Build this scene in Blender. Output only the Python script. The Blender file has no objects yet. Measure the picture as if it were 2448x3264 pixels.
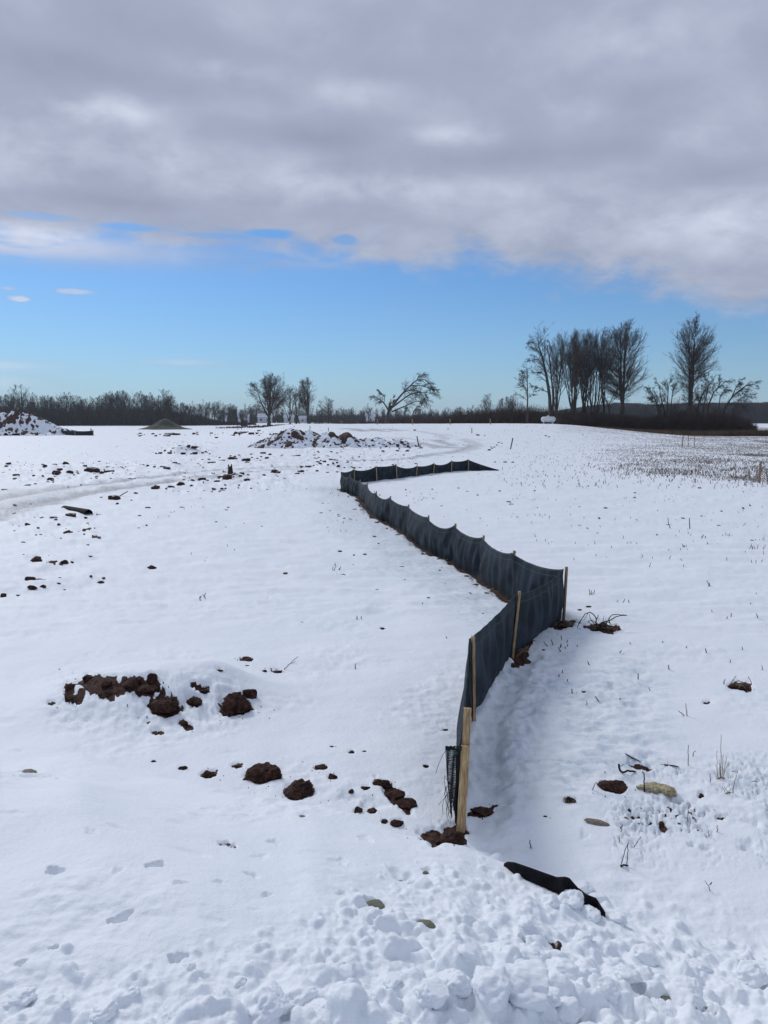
import bpy, bmesh, math, random
import numpy as np
from mathutils import Vector, Matrix, Euler

R = math.radians
sc = bpy.context.scene
COL = sc.collection
rnd = random.Random(7)

# ------------------------------------------------------------------ camera
PITCH = math.atan(294 / 2452.0)
F = 2452.0
CAMZ = 2.3
cam_d = bpy.data.cameras.new("camera")
cam = bpy.data.objects.new("camera", cam_d)
COL.objects.link(cam)
cam.location = (0, 0, CAMZ)
cam.rotation_euler = (math.pi / 2 - PITCH, 0, 0)
cam_d.sensor_fit = 'VERTICAL'
cam_d.sensor_height = 24
cam_d.lens = 24 * F / 3264
cam_d.clip_start = 0.05
cam_d.clip_end = 6000
sc.camera = cam
sc.view_settings.view_transform = 'Standard'
sc.view_settings.look = 'None'
sc.view_settings.gamma = 1
sc.view_settings.exposure = 0.23
sc.render.engine = 'CYCLES'
sc.cycles.use_denoising = True
sc.cycles.max_bounces = 6
sc.cycles.volume_bounces = 0

# ------------------------------------------------------------------ node helpers
class NT:
    def __init__(s, nt):
        s.nt = nt; s.n = nt.nodes; s.l = nt.links
    def new(s, t, **kw):
        n = s.n.new(t)
        for k, v in kw.items(): setattr(n, k, v)
        return n
    def put(s, sock, v):
        if isinstance(v, bpy.types.NodeSocket): s.l.new(v, sock)
        elif v is not None: sock.default_value = v
    def m(s, op, a, b=None, c=None, clamp=False):
        n = s.new('ShaderNodeMath', operation=op, use_clamp=clamp)
        s.put(n.inputs[0], a)
        if b is not None: s.put(n.inputs[1], b)
        if c is not None: s.put(n.inputs[2], c)
        return n.outputs[0]
    def ss(s, v, a, b, lo=0.0, hi=1.0):
        n = s.new('ShaderNodeMapRange', interpolation_type='SMOOTHSTEP')
        s.put(n.inputs[0], v); s.put(n.inputs[1], a); s.put(n.inputs[2], b)
        s.put(n.inputs[3], lo); s.put(n.inputs[4], hi)
        return n.outputs[0]
    def noise(s, vec, scale, detail=4, rough=.5, dist=0.0, out=0):
        n = s.new('ShaderNodeTexNoise')
        if vec is not None: s.l.new(vec, n.inputs['Vector'])
        n.inputs['Scale'].default_value = scale; n.inputs['Detail'].default_value = detail
        n.inputs['Roughness'].default_value = rough; n.inputs['Distortion'].default_value = dist
        return n.outputs[out]
    def mix(s, f, a, b, bt='MIX'):
        n = s.new('ShaderNodeMix', data_type='RGBA', blend_type=bt)
        s.put(n.inputs[0], f); s.put(n.inputs[6], a if not isinstance(a, tuple) else (*a[:3], 1))
        s.put(n.inputs[7], b if not isinstance(b, tuple) else (*b[:3], 1))
        return n.outputs[2]
    def vec(s, x, y, z):
        n = s.new('ShaderNodeCombineXYZ')
        s.put(n.inputs[0], x); s.put(n.inputs[1], y); s.put(n.inputs[2], z)
        return n.outputs[0]
    def bump(s, h, strength=.3, dist=.01, normal=None):
        n = s.new('ShaderNodeBump'); s.put(n.inputs['Height'], h)
        n.inputs['Strength'].default_value = strength; n.inputs['Distance'].default_value = dist
        if normal is not None: s.l.new(normal, n.inputs['Normal'])
        return n.outputs[0]

# ------------------------------------------------------------------ world: blue gap under a cloud deck
SUN_EL, SUN_AZ = R(38), R(-35)      # azimuth from +Y towards +X
w = bpy.data.worlds.new("World"); sc.world = w; w.use_nodes = True
T = NT(w.node_tree); T.n.clear()
tc = T.new('ShaderNodeTexCoord')
sep = T.new('ShaderNodeSeparateXYZ'); T.l.new(tc.outputs['Generated'], sep.inputs[0])
sx, sy, sz = sep.outputs
hyp = T.m('SQRT', T.m('ADD', T.m('MULTIPLY', sx, sx), T.m('MULTIPLY', sy, sy)))
te = T.m('DIVIDE', sz, T.m('MAXIMUM', hyp, .001))                # tan(elevation)
az = T.m('ARCTAN2', sx, sy)                                        # radians, 0 = view direction
den = T.m('ADD', T.m('MAXIMUM', sz, 0.0), .30)
pl = T.vec(T.m('DIVIDE', sx, den), T.m('DIVIDE', sy, den), 0.0)  # coordinates on the cloud plane
sky = T.new('ShaderNodeTexSky', sky_type='NISHITA', sun_disc=False)
sky.sun_elevation = SUN_EL; sky.sun_rotation = SUN_AZ
sky.air_density = 1.0; sky.dust_density = 0.3; sky.ozone_density = 2.0
skyc = T.mix(1.0, sky.outputs[0], (.0330, .0540, .0800), 'MULTIPLY')
big = T.noise(pl, .55, 3, .5, .3)
mid = T.noise(pl, 2.4, 5, .55, .5)
fin = T.noise(pl, 8.0, 5, .6, .2)
mid2 = T.noise(pl, 3.4, 6, .55, .25)
# threshold of the deck's lower edge by azimuth
cr = T.new('ShaderNodeFloatCurve'); cm = cr.mapping
T.put(cr.inputs[1], T.m('MULTIPLY_ADD', az, 1/1.2, .5, clamp=True))
pts = [(0, .202), (.12, .200), (.26, .200), (.36, .204), (.42, .206), (.5, .203), (.60, .190), (.69, .172), (.80, .148), (.90, .120), (1, .11)]
cv = cm.curves[0]
cv.points[0].location = pts[0]; cv.points[1].location = pts[-1]
for p_ in pts[1:-1]: cv.points.new(*p_)
cm.update()
thr = cr.outputs[0]
wig = T.m('ADD', T.m('MULTIPLY', T.m('SUBTRACT', mid, .5), .12), T.m('MULTIPLY', T.m('SUBTRACT', fin, .5), .08))
e2 = T.m('ADD', te, wig)
deck = T.ss(T.m('SUBTRACT', e2, thr), -.022, .030)
streakn = T.noise(T.vec(T.m('MULTIPLY', az, 3.0), T.m('MULTIPLY', te, 26.0), 3.0), 1.6, 4, .55)
def gauss(caz, cte, saz, ste):
    a = T.m('DIVIDE', T.m('SUBTRACT', az, caz), saz); b = T.m('DIVIDE', T.m('SUBTRACT', te, cte), ste)
    return T.m('EXPONENT', T.m('MULTIPLY', T.m('ADD', T.m('MULTIPLY', a, a), T.m('MULTIPLY', b, b)), -1.0))
band = T.m('MULTIPLY', gauss(-.46, .200, .24, .017), T.ss(streakn, .22, .45))
band2 = T.m('MULTIPLY', gauss(-.12, .196, .09, .007), T.ss(streakn, .35, .6, 0, .7))
puffn = T.noise(T.vec(T.m('MULTIPLY', az, 10.0), T.m('MULTIPLY', te, 22.0), 1.0), 3.0, 4, .6)
def puff(a, b, c, d, k=1.0):
    return T.ss(T.m('ADD', gauss(a, b, c, d), T.m('MULTIPLY', T.m('SUBTRACT', puffn, .5), .8)), .45, .95, 0, k)
small = T.m('MAXIMUM', puff(-.433, .138, .020, .006, .75), puff(-.37, .150, .036, .0055, .6))
small = T.m('MAXIMUM', small, puff(-.445, .149, .017, .004, .45))
low = T.m('MULTIPLY', gauss(-.25, .0705, .06, .0045), .30)
low = T.m('MAXIMUM', low, T.m('MULTIPLY', gauss(-.48, .062, .09, .006), .45))
low = T.m('MAXIMUM', low, T.m('MULTIPLY', gauss(-.50, .042, .10, .012), .40))
mask = T.m('MAXIMUM', T.m('MAXIMUM', deck, band), T.m('MAXIMUM', band2, T.m('MAXIMUM', small, low)), clamp=True)
# cloud brightness
br = T.m('ADD', T.m('MULTIPLY', T.m('SUBTRACT', big, .5), .6), T.m('MULTIPLY', T.m('SUBTRACT', mid2, .5), 1.35))
br = T.m('ADD', br, T.m('MULTIPLY', T.m('SUBTRACT', fin, .5), .45))
def sky_at(px, py):
    u = -(py - 1632) / 2452.0; x, y, z = (px - 1224) / 2452.0, math.cos(PITCH) + math.sin(PITCH) * u, -math.sin(PITCH) + math.cos(PITCH) * u
    return math.atan2(x, y), z / math.hypot(x, y)
gaps = None
for px, py, wx, wy, k in ((410, 725, 100, 14, .8), (860, 745, 90, 20, 1.0), (1100, 765, 45, 20, .7), (130, 690, 120, 14, .45), (690, 752, 120, 10, .6)):
    a_, t_ = sky_at(px, py); q = T.ss(T.m('ADD', gauss(a_, t_, wx / 2452, wy / 2452), T.m('MULTIPLY', T.m('SUBTRACT', puffn, .5), .7)), .3, .8, 0, k)
    gaps = q if gaps is None else T.m('MAXIMUM', gaps, q)
mask = T.m('MULTIPLY', mask, T.m('SUBTRACT', 1.0, gaps))
for px, py, wx, wy, k in ((390, 350, 110, 45, .70), (240, 345, 90, 35, .3), (730, 230, 150, 40, .35), (1100, 290, 110, 40, .4), (1430, 440, 120, 35, .65), (1860, 340, 90, 40, .4), (2190, 430, 90, 35, .45), (2050, 120, 150, 60, .3),
        (1250, 600, 260, 50, .45), (1900, 720, 300, 70, .35), (2350, 700, 200, 80, .40), (60, 500, 200, 90, .35), (520, 500, 180, 70, .35), (60, 740, 200, 30, .5), (1750, 610, 220, 40, .15), (900, 560, 200, 60, .25),
        (180, 200, 250, 50, -.40), (950, 430, 220, 45, -.45), (1250, 230, 200, 45, -.25), (1600, 500, 260, 45, -.38), (2280, 560, 190, 40, -.35), (2000, 300, 160, 40, -.25), (380, 640, 240, 30, -.35), (1980, 460, 180, 35, -.25), (600, 120, 280, 40, -.1)):
    a_, t_ = sky_at(px, py); c_az = T.m('MULTIPLY_ADD', T.m('SUBTRACT', mid2, .5), .0, a_)
    br = T.m('ADD', br, T.m('MULTIPLY', gauss(a_, t_, wx / 2452, wy / 2452), T.m('MULTIPLY', T.ss(fin, .25, .7, .5, 1.3), k)))
br = T.m('ADD', br, T.m('MULTIPLY', T.m('MAXIMUM', small, T.m('MAXIMUM', T.m('MULTIPLY', band, .45), T.m('MULTIPLY', low, 2.0))), 1.3))
ramp = T.new('ShaderNodeValToRGB'); T.put(ramp.inputs[0], T.m('MULTIPLY_ADD', br, .52, .52, clamp=True))
el = ramp.color_ramp.elements
el[0].position = 0; el[0].color = (.215, .240, .330, 1)
el[1].position = 1; el[1].color = (.560, .605, .735, 1)
e_ = el.new(.5); e_.color = (.318, .358, .470, 1)
skyc = T.mix(T.m('MULTIPLY', T.m('EXPONENT', T.m('MULTIPLY', T.m('ABSOLUTE', te), -14.0)), .75), skyc, (.345, .485, .625))
colr = T.mix(mask, skyc, ramp.outputs[0])
bg = T.new('ShaderNodeBackground'); T.l.new(colr, bg.inputs[0]); bg.inputs[1].default_value = 1.0
wo = T.new('ShaderNodeOutputWorld'); T.l.new(bg.outputs[0], wo.inputs[0])

sd = bpy.data.lights.new("sun", 'SUN'); sd.energy = 1.35; sd.angle = R(16); sd.color = (1, .98, .95)
so = bpy.data.objects.new("sun", sd); COL.objects.link(so)
so.rotation_euler = Vector((math.sin(SUN_AZ) * math.cos(SUN_EL), math.cos(SUN_AZ) * math.cos(SUN_EL), math.sin(SUN_EL))).to_track_quat('Z', 'Y').to_euler()

# ------------------------------------------------------------------ numpy noise
def _h(ix, iy, iz, seed):
    h = (ix.astype(np.int64) * 374761393 + iy.astype(np.int64) * 668265263 + iz * 2147483647 + seed * 974634777) & 0xFFFFFFFF
    h = ((h ^ (h >> 13)) * 1274126177) & 0xFFFFFFFF
    return ((h ^ (h >> 16)) & 0xFFFFFF) / float(0xFFFFFF)
def n2(x, y, seed=0):
    x = np.asarray(x, float); y = np.asarray(y, float)
    x0 = np.floor(x); y0 = np.floor(y); fx = x - x0; fy = y - y0
    u = fx * fx * fx * (fx * (fx * 6 - 15) + 10); v = fy * fy * fy * (fy * (fy * 6 - 15) + 10)
    def g(a, b):
        t = _h(x0 + a, y0 + b, 0, seed) * 2 * np.pi
        return np.cos(t) * (fx - a) + np.sin(t) * (fy - b)
    a = g(0, 0) * (1 - u) + g(1, 0) * u; b = g(0, 1) * (1 - u) + g(1, 1) * u
    return (a * (1 - v) + b * v) * 1.5
def fbm(x, y, o=4, seed=0, gain=.5):
    s = 0; a = 1
    for k in range(o):
        s = s + a * n2(x * 2 ** k + 13.7 * k, y * 2 ** k - 7.1 * k, seed + k); a *= gain
    return s
def n3(p, seed=0):
    x0 = np.floor(p); f = p - x0; u = f * f * (3 - 2 * f); out = 0
    for a in (0, 1):
        for b in (0, 1):
            for c in (0, 1):
                v = _h(x0[:, 0] + a, x0[:, 1] + b, (x0[:, 2] + c).astype(np.int64), seed)
                out = out + v * (u[:, 0] if a else 1 - u[:, 0]) * (u[:, 1] if b else 1 - u[:, 1]) * (u[:, 2] if c else 1 - u[:, 2])
    return out * 2 - 1
def sst(a, b, x):
    t = np.clip((x - a) / (b - a), 0, 1); return t * t * (3 - 2 * t)

# ------------------------------------------------------------------ photo geometry helpers (author's rulers)
cp, sp_ = math.cos(PITCH), math.sin(PITCH)
def ray(px, py):
    u = -(py - 1632) / F
    return np.array([(px - 1224) / F, cp + sp_ * u, -sp_ + cp * u])
def flat(px, py, z=0.0):
    d = ray(px, py); t = (z - CAMZ) / d[2]; return d[0] * t, d[1] * t
def at_y(px, py, Y):
    d = ray(px, py); t = Y / d[1]; return Vector((d[0] * t, Y, CAMZ + d[2] * t))
def proj(x, y, z):
    zz = z - CAMZ; fw = np.maximum(y * cp - zz * sp_, .01)
    return 1224 + F * x / fw, 1632 - F * (y * sp_ + zz * cp) / fw

BANKPX = [(-700, 2330), (0, 2385), (250, 2400), (480, 2446), (700, 2510), (950, 2565), (1200, 2640), (1450, 2700), (1640, 2745), (1930, 2890), (2200, 2960), (2448, 3010), (3000, 3080)]
_b = [flat(*p) for p in BANKPX]
BAZ = np.array([math.atan2(x, y) for x, y in _b]); BR = np.array([math.hypot(x, y) for x, y in _b])
STEP = np.array([.0, .02, .05, .10, .17, .20, .22, .22, .18, .16, .14, .12, .1])
MOUNDS = []   # x, y, sx, sy, h, power
def mound(px, py, wpx, sy, h, pw=2.0):
    x, y = flat(px, py); MOUNDS.append((x, y, wpx / F * y / 2, sy, h, pw))
MOUNDS.append((-1.93, 6.25, .80, .50, .27, 2.6))
mound(700, 2190, 180, .25, .07)
mound(578, 1446, 120, 1.0, .62)
mound(1065, 1494, 110, .8, .30)
mound(755, 1515, 75, .4, .22)
mound(900, 1398, 560, 2.5, .15)
mound(205, 1500, 300, .8, .22)
mound(760, 1465, 150, .6, .22)
mound(540, 1490, 130, .6, .18)
def H(x, y):
    x = np.asarray(x, float); y = np.asarray(y, float)
    r = np.hypot(x, y); a = np.arctan2(x, y)
    z = .05 * fbm(x / 7, y / 7, 2, 3) * sst(2, 9, r)
    z = z + .016 * fbm(x / .9, y / .7, 3, 11)
    z = z + .25 * n2(x / 60, y / 45, 5) * sst(60, 140, r)
    # snow bank the photographer stands on
    s = np.interp(a, BAZ, BR) - r + .06 * n2(a * 14, r * 0 + .5, 9)
    st = np.interp(a, BAZ, STEP)
    z = z + st * sst(0, .42, s) + (.62 - st) * sst(.05, 2.5, s)
    z = z - .035 * np.exp(-((s + .12) / .2) ** 2) * np.interp(a, [-.3, -.1, .3], [0, 1, .6])
    # low rise that hides what lies behind it
    t = x / np.maximum(y, .5)
    wv = sst(-.26, -.10, t) * (1 - sst(.20, .42, t))
    d = y
    z = z + wv * (1.80 * sst(58, 102, d) * (1 - .75 * sst(112, 175, d)))
    z = z + .25 * sst(.24, .4, t) * sst(60, 105, d)
    for mx, my, ax, ay, h, pw in MOUNDS:
        q = np.sqrt(((x - mx) / ax) ** 2 + ((y - my) / ay) ** 2)
        z = z + h * np.exp(-q ** pw)
    return z
_ts = np.geomspace(1.2, 2500, 2600)
def pix(px, py, zoff=0.0):
    d = ray(px, py)
    X, Y, Z = d[0] * _ts, d[1] * _ts, CAMZ + d[2] * _ts
    f_ = Z - H(X, Y) - zoff; k = np.argmax(f_ < 0)
    if f_[k] >= 0: k = len(_ts) - 1
    if k == 0: k = 1
    t0, t1 = _ts[k - 1], _ts[k]; a, b = f_[k - 1], f_[k]
    t = t0 + (t1 - t0) * a / (a - b) if a != b else t1
    return Vector((d[0] * t, d[1] * t, CAMZ + d[2] * t))
def gz(x, y): return float(H(np.array([x]), np.array([y]))[0])

# ------------------------------------------------------------------ object helpers
def mesh_np(name, V, Q, mat, parent=None, smooth=True, attrs=None):
    me = bpy.data.meshes.new(name)
    V = np.asarray(V, np.float32).reshape(-1, 3)
    Q = np.asarray(Q, np.int32)
    k = Q.shape[1]
    me.vertices.add(len(V)); me.vertices.foreach_set('co', V.ravel())
    me.loops.add(Q.size); me.loops.foreach_set('vertex_index', Q.ravel())
    me.polygons.add(len(Q)); me.polygons.foreach_set('loop_start', np.arange(0, Q.size, k, dtype=np.int32))
    me.polygons.foreach_set('loop_total', np.full(len(Q), k, np.int32))
    me.polygons.foreach_set('use_smooth', np.full(len(Q), smooth, bool))
    for an, av in (attrs or {}).items():
        at = me.attributes.new(an, 'FLOAT', 'POINT'); at.data.foreach_set('value', np.asarray(av, np.float32).ravel())
    me.update(calc_edges=True)
    me.materials.append(mat)
    o = bpy.data.objects.new(name, me); COL.objects.link(o)
    if parent is not None: o.parent = parent
    return o
def tag(o, label=None, cat=None, group=None, kind=None):
    if label: o['label'] = label
    if cat: o['category'] = cat
    if group: o['group'] = group
    if kind: o['kind'] = kind
    return o
def empty(name, loc, label, cat, group=None, rz=0):
    o = bpy.data.objects.new(name, None); COL.objects.link(o)
    o.location = loc; o.rotation_euler = (0, 0, rz); o.empty_display_size = .2
    return tag(o, label, cat, group)
def tubes(polys, sides=5):
    """polys: list of (pts(N,3), radii(N)) -> verts, quads"""
    groups = {}
    for p, r in polys: groups.setdefault(len(p), []).append((p, r))
    Vs, Qs, off = [], [], 0
    for N, lst in groups.items():
        P = np.array([a for a, b in lst], float); Rr = np.array([b for a, b in lst], float)
        v, q = tubes_arr(P, Rr, sides); Vs.append(v); Qs.append(q + off); off += len(v)
    return np.concatenate(Vs), np.concatenate(Qs)
def tubes_arr(P, Rr, sides):
    K, N, _ = P.shape
    Tn = np.gradient(P, axis=1); Tn /= np.linalg.norm(Tn, axis=2, keepdims=True) + 1e-9
    ref = np.zeros_like(Tn); m = np.abs(Tn[..., 2:3]) > .8
    ref[..., 0] = 1; ref = np.where(m, ref, np.array([0, 0, 1.0]))
    A = np.cross(Tn, ref); A /= np.linalg.norm(A, axis=2, keepdims=True) + 1e-9
    B = np.cross(Tn, A)
    th = np.arange(sides) * 2 * np.pi / sides
    V = P[:, :, None, :] + Rr[:, :, None, None] * (np.cos(th)[None, None, :, None] * A[:, :, None, :] + np.sin(th)[None, None, :, None] * B[:, :, None, :])
    idx = np.arange(K * N * sides).reshape(K, N, sides)
    a = idx[:, :-1, :]; b = idx[:, 1:, :]
    Q = np.stack([a, np.roll(a, -1, 2), np.roll(b, -1, 2), b], -1).reshape(-1, 4)
    return V.reshape(-1, 3), Q
def join(parts):
    V = np.concatenate([np.asarray(v, float).reshape(-1, 3) for v, q in parts]); off = 0; Q = []
    for v, q in parts: Q.append(np.asarray(q) + off); off += len(np.asarray(v).reshape(-1, 3))
    return V, np.concatenate(Q)
def boxvq(x0, x1, y0, y1, z0, z1):
    V = [(x, y, z) for z in (z0, z1) for y in (y0, y1) for x in (x0, x1)]
    Q = [(0, 2, 3, 1), (4, 5, 7, 6), (0, 1, 5, 4), (2, 6, 7, 3), (0, 4, 6, 2), (1, 3, 7, 5)]
    return np.array(V, float), np.array(Q)
def copy_tree(o, parent=None):
    c = o.copy(); COL.objects.link(c); c.parent = parent
    for ch in list(o.children): copy_tree(ch, c)
    return c

# ------------------------------------------------------------------ materials
MATS = {}
def mat(name):
    m = bpy.data.materials.new(name); m.use_nodes = True
    t = NT(m.node_tree); b = t.n['Principled BSDF']
    MATS[name] = m
    return m, t, b
SNOW = (.80, .845, .895)
SOIL_D, SOIL_L = (.018, .0085, .0065), (.092, .042, .029)
def attr(t, n):
    a = t.new('ShaderNodeAttribute'); a.attribute_name = n; return a.outputs['Fac']
# ground
m_ground, t, b = mat('snow_ground')
geo = t.new('ShaderNodeNewGeometry'); P = geo.outputs['Position']
nA = t.noise(P, .9, 5, .6); nB = t.noise(P, 14, 4, .6); nC = t.noise(P, 130, 3, .6); nD = t.noise(P, 45, 4, .65)
snow = t.mix(t.ss(nA, .3, .75), (.800, .845, .885), (.845, .880, .910))
ice = attr(t, 'ice')
snow = t.mix(t.m('MULTIPLY', ice, t.ss(nB, .35, .7, .25, 1.0)), snow, (.52, .60, .675))
slush = t.m('MULTIPLY', attr(t, 'slush'), t.ss(nB, .3, .62, .45, 1.0))
snow = t.mix(slush, snow, t.mix(nD, (.20, .205, .205), (.46, .475, .49)))
straw = attr(t, 'straw')
sf = t.ss(t.m('ADD', straw, t.m('MULTIPLY', t.m('SUBTRACT', t.noise(P, 7.5, 5, .7), .5), 1.7)), .62, .90)
snow = t.mix(sf, snow, t.mix(nD, (.11, .09, .07), (.26, .22, .17)))
soil = attr(t, 'soil')
sol = t.ss(t.m('ADD', soil, t.m('MULTIPLY', t.m('SUBTRACT', nD, .5), .7)), .46, .60)
scol = t.mix(t.ss(nD, .35, .7), SOIL_D, SOIL_L)
t.l.new(t.mix(sol, snow, scol), b.inputs['Base Color'])
t.l.new(t.m('MULTIPLY_ADD', sol, .25, .62), b.inputs['Roughness'])
b.inputs['Specular IOR Level'].default_value = .25
hgt = t.m('ADD', t.m('MULTIPLY', nC, .4), t.m('ADD', nD, t.m('MULTIPLY', nB, 2.0)))
t.l.new(t.bump(hgt, .6, .006), b.inputs['Normal'])
# soil clods
def soil_mat(name, snowy, scale=1.0):
    m, t, b = mat(name)
    g = t.new('ShaderNodeNewGeometry'); P = g.outputs['Position']
    n = t.noise(P, 30 / scale, 5, .65); n_b = t.noise(P, 110 / scale, 4, .6); vo = t.noise(P, 8 / scale, 3, .6)
    c = t.mix(t.ss(n, .35, .7), SOIL_D, SOIL_L)
    c = t.mix(t.ss(vo, .55, .75, 0, .6), c, (.095, .058, .045))
    sz = t.new('ShaderNodeSeparateXYZ'); t.l.new(g.outputs['Normal'], sz.inputs[0])
    if snowy is not None:
        f_ = t.ss(t.m('ADD', sz.outputs[2], t.m('MULTIPLY', t.m('SUBTRACT', n, .5), .9)), snowy - .08, snowy + .10)
        c = t.mix(f_, c, SNOW)
    t.l.new(c, b.inputs['Base Color']); b.inputs['Roughness'].default_value = .85
    b.inputs['Specular IOR Level'].default_value = .2
    t.l.new(t.bump(t.m('ADD', n, t.m('MULTIPLY', n_b, .4)), .8, .012 * scale), b.inputs['Normal'])
    return m
m_soil = soil_mat('soil', None)
m_soil_s = soil_mat('soil_dusted', 1.02)
m_soil_f = soil_mat('soil_snowy', .90, 3.0)
m_pile, t, b = mat('pile_soil_and_snow')
g = t.new('ShaderNodeNewGeometry'); P = g.outputs['Position']; n = t.noise(P, 5, 5, .65)
szn = t.new('ShaderNodeSeparateXYZ'); t.l.new(g.outputs['Normal'], szn.inputs[0])
f_ = t.ss(t.m('ADD', t.m('SUBTRACT', attr(t, 'soil'), t.m('MULTIPLY', szn.outputs[2], .35)), t.m('MULTIPLY', t.m('SUBTRACT', n, .5), .9)), .08, .20)
t.l.new(t.mix(f_, SNOW, t.mix(n, SOIL_D, SOIL_L)), b.inputs['Base Color']); b.inputs['Roughness'].default_value = .8
t.l.new(t.bump(n, .6, .05), b.inputs['Normal'])
def simple(name, c0, c1, scale=8, rough=.7, bump=.4, dist=.004, stretch=None, spec=.3):
    m, t, b = mat(name)
    tcx = t.new('ShaderNodeTexCoord'); v = tcx.outputs['Object']
    if stretch:
        mp = t.new('ShaderNodeMapping'); t.l.new(v, mp.inputs[0]); mp.inputs['Scale'].default_value = stretch; v = mp.outputs[0]
    n = t.noise(v, scale, 5, .6)
    t.l.new(t.mix(t.ss(n, .3, .7), c0, c1), b.inputs['Base Color'])
    b.inputs['Roughness'].default_value = rough; b.inputs['Specular IOR Level'].default_value = spec
    if bump: t.l.new(t.bump(n, bump, dist), b.inputs['Normal'])
    return m
m_wood = simple('fresh_stake_wood', (.25, .155, .075), (.56, .40, .22), 16, .75, .3, .002, (8, 8, .7))
m_woodd = simple('weathered_stake_wood', (.20, .135, .08), (.34, .235, .145), 14, .8, .3, .002, (8, 8, .7))
m_bark = simple('bark', (.040, .035, .033), (.095, .083, .077), 3, .9, .5, .02, (3, 3, .6))
m_twig = simple('twigs', (.050, .042, .040), (.110, .090, .082), .5, .9, 0)
m_far = simple('far_twigs', (.022, .020, .024), (.048, .040, .041), .4, .9, 0)
m_brush = simple('brush', (.040, .027, .024), (.085, .057, .046), .7, .9, 0)
m_brown = simple('russet_brush', (.085, .052, .032), (.20, .130, .080), .7, .9, 0)
m_straw = simple('dry_straw', (.16, .115, .07), (.33, .25, .165), 20, .8, 0)
m_stub = simple('crop_stalks', (.13, .10, .08), (.27, .22, .18), 3, .85, 0)
m_root = simple('dark_root', (.018, .013, .012), (.055, .038, .03), 25, .85, .4, .002)
m_gravel = simple('gravel', (.030, .034, .026), (.075, .080, .060), 6, .9, .7, .03)
m_stone = simple('tan_stone', (.13, .125, .085), (.30, .285, .215), 12, .7, .6, .01)
m_log = simple('rotten_wood', (.22, .17, .08), (.55, .50, .34), 20, .8, .8, .006, (1, 6, 6))
m_white = simple('white_paint', (.55, .57, .57), (.74, .76, .76), 3, .45, 0, spec=.5)
m_siding = simple('white_siding', (.38, .40, .43), (.50, .52, .55), 1, .7, 0)
m_roofs = simple('snowy_roof', (.40, .43, .48), (.66, .72, .80), .6, .8, 0)
m_dark = simple('dark_opening', (.012, .012, .014), (.022, .022, .026), 2, .5, 0)
m_shed = simple('dark_shed_boards', (.018, .018, .022), (.035, .034, .038), 2, .8, 0)
m_steel = simple('galvanised_steel', (.30, .31, .32), (.42, .43, .44), 6, .5, 0, spec=.5)
m_pink = simple('orange_tape', (.42, .12, .06), (.52, .17, .09), 4, .6, 0)
m_plast = simple('black_plastic', (.006, .006, .008), (.014, .014, .017), 18, .7, .3, .004, spec=.08)
m_pipe = simple('weathered_black_pipe', (.008, .0075, .0075), (.026, .022, .020), 10, .75, .3, .004, spec=.1)
m_thread = simple('black_thread', (.006, .007, .011), (.016, .018, .024), 30, .6, 0)
m_green = simple('green_thread', (.01, .20, .10), (.02, .30, .16), 30, .6, 0)
m_snow, t, b = mat('snow_chunk')
g = t.new('ShaderNodeNewGeometry'); P = g.outputs['Position']
n = t.noise(P, 22, 5, .6); n_b = t.noise(P, 120, 3, .6)
t.l.new(t.mix(n, (.80, .845, .885), (.85, .88, .91)), b.inputs['Base Color']); b.inputs['Roughness'].default_value = .6
b.inputs['Specular IOR Level'].default_value = .25
t.l.new(t.bump(t.m('ADD', n, t.m('MULTIPLY', n_b, .3)), .4, .008), b.inputs['Normal'])
# woven fabric of the silt fence: u along (metres), v up (0..1)
m_fab, t, b = mat('silt_fabric')
uv = t.new('ShaderNodeUVMap'); su = t.new('ShaderNodeSeparateXYZ'); t.l.new(uv.outputs[0], su.inputs[0])
g = t.new('ShaderNodeNewGeometry'); P = g.outputs['Position']
n = t.noise(P, 3.0, 5, .6)
fibre = t.noise(t.vec(t.m('MULTIPLY', su.outputs[0], 160.0), t.m('MULTIPLY', su.outputs[1], 6.0), 0.0), 1.0, 3, .6)
fibre2 = t.noise(t.vec(t.m('MULTIPLY', su.outputs[0], 5.0), t.m('MULTIPLY', su.outputs[1], 120.0), 0.0), 1.0, 3, .6)
c = t.mix(t.ss(n, .38, .66), (.0055, .0095, .0150), (.024, .036, .051))
c = t.mix(t.m('MULTIPLY', t.ss(fibre, .4, .75), .5), c, (.028, .041, .055))
c = t.mix(t.m('MULTIPLY', t.ss(fibre2, .5, .8), .35), c, (.024, .036, .050))
line = t.ss(t.m('ABSOLUTE', t.m('SUBTRACT', su.outputs[1], .875)), .004, .011, 1.0, 0.0)
c = t.mix(t.m('MULTIPLY', line, .45), c, (.055, .12, .10))
line = t.ss(su.outputs[1], .975, .99)
c = t.mix(t.m('MULTIPLY', line, .35), c, (.03, .09, .07))
mud = t.ss(t.m('ADD', su.outputs[1], t.m('MULTIPLY', t.m('SUBTRACT', n, .5), .35)), .03, .15, .7, 0.0)
c = t.mix(mud, c, (.035, .022, .017))
t.l.new(c, b.inputs['Base Color']); b.inputs['Roughness'].default_value = .7
b.inputs['Specular IOR Level'].default_value = .2
t.l.new(t.bump(t.m('ADD', fibre, fibre2), .5, .002), b.inputs['Normal'])

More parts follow.
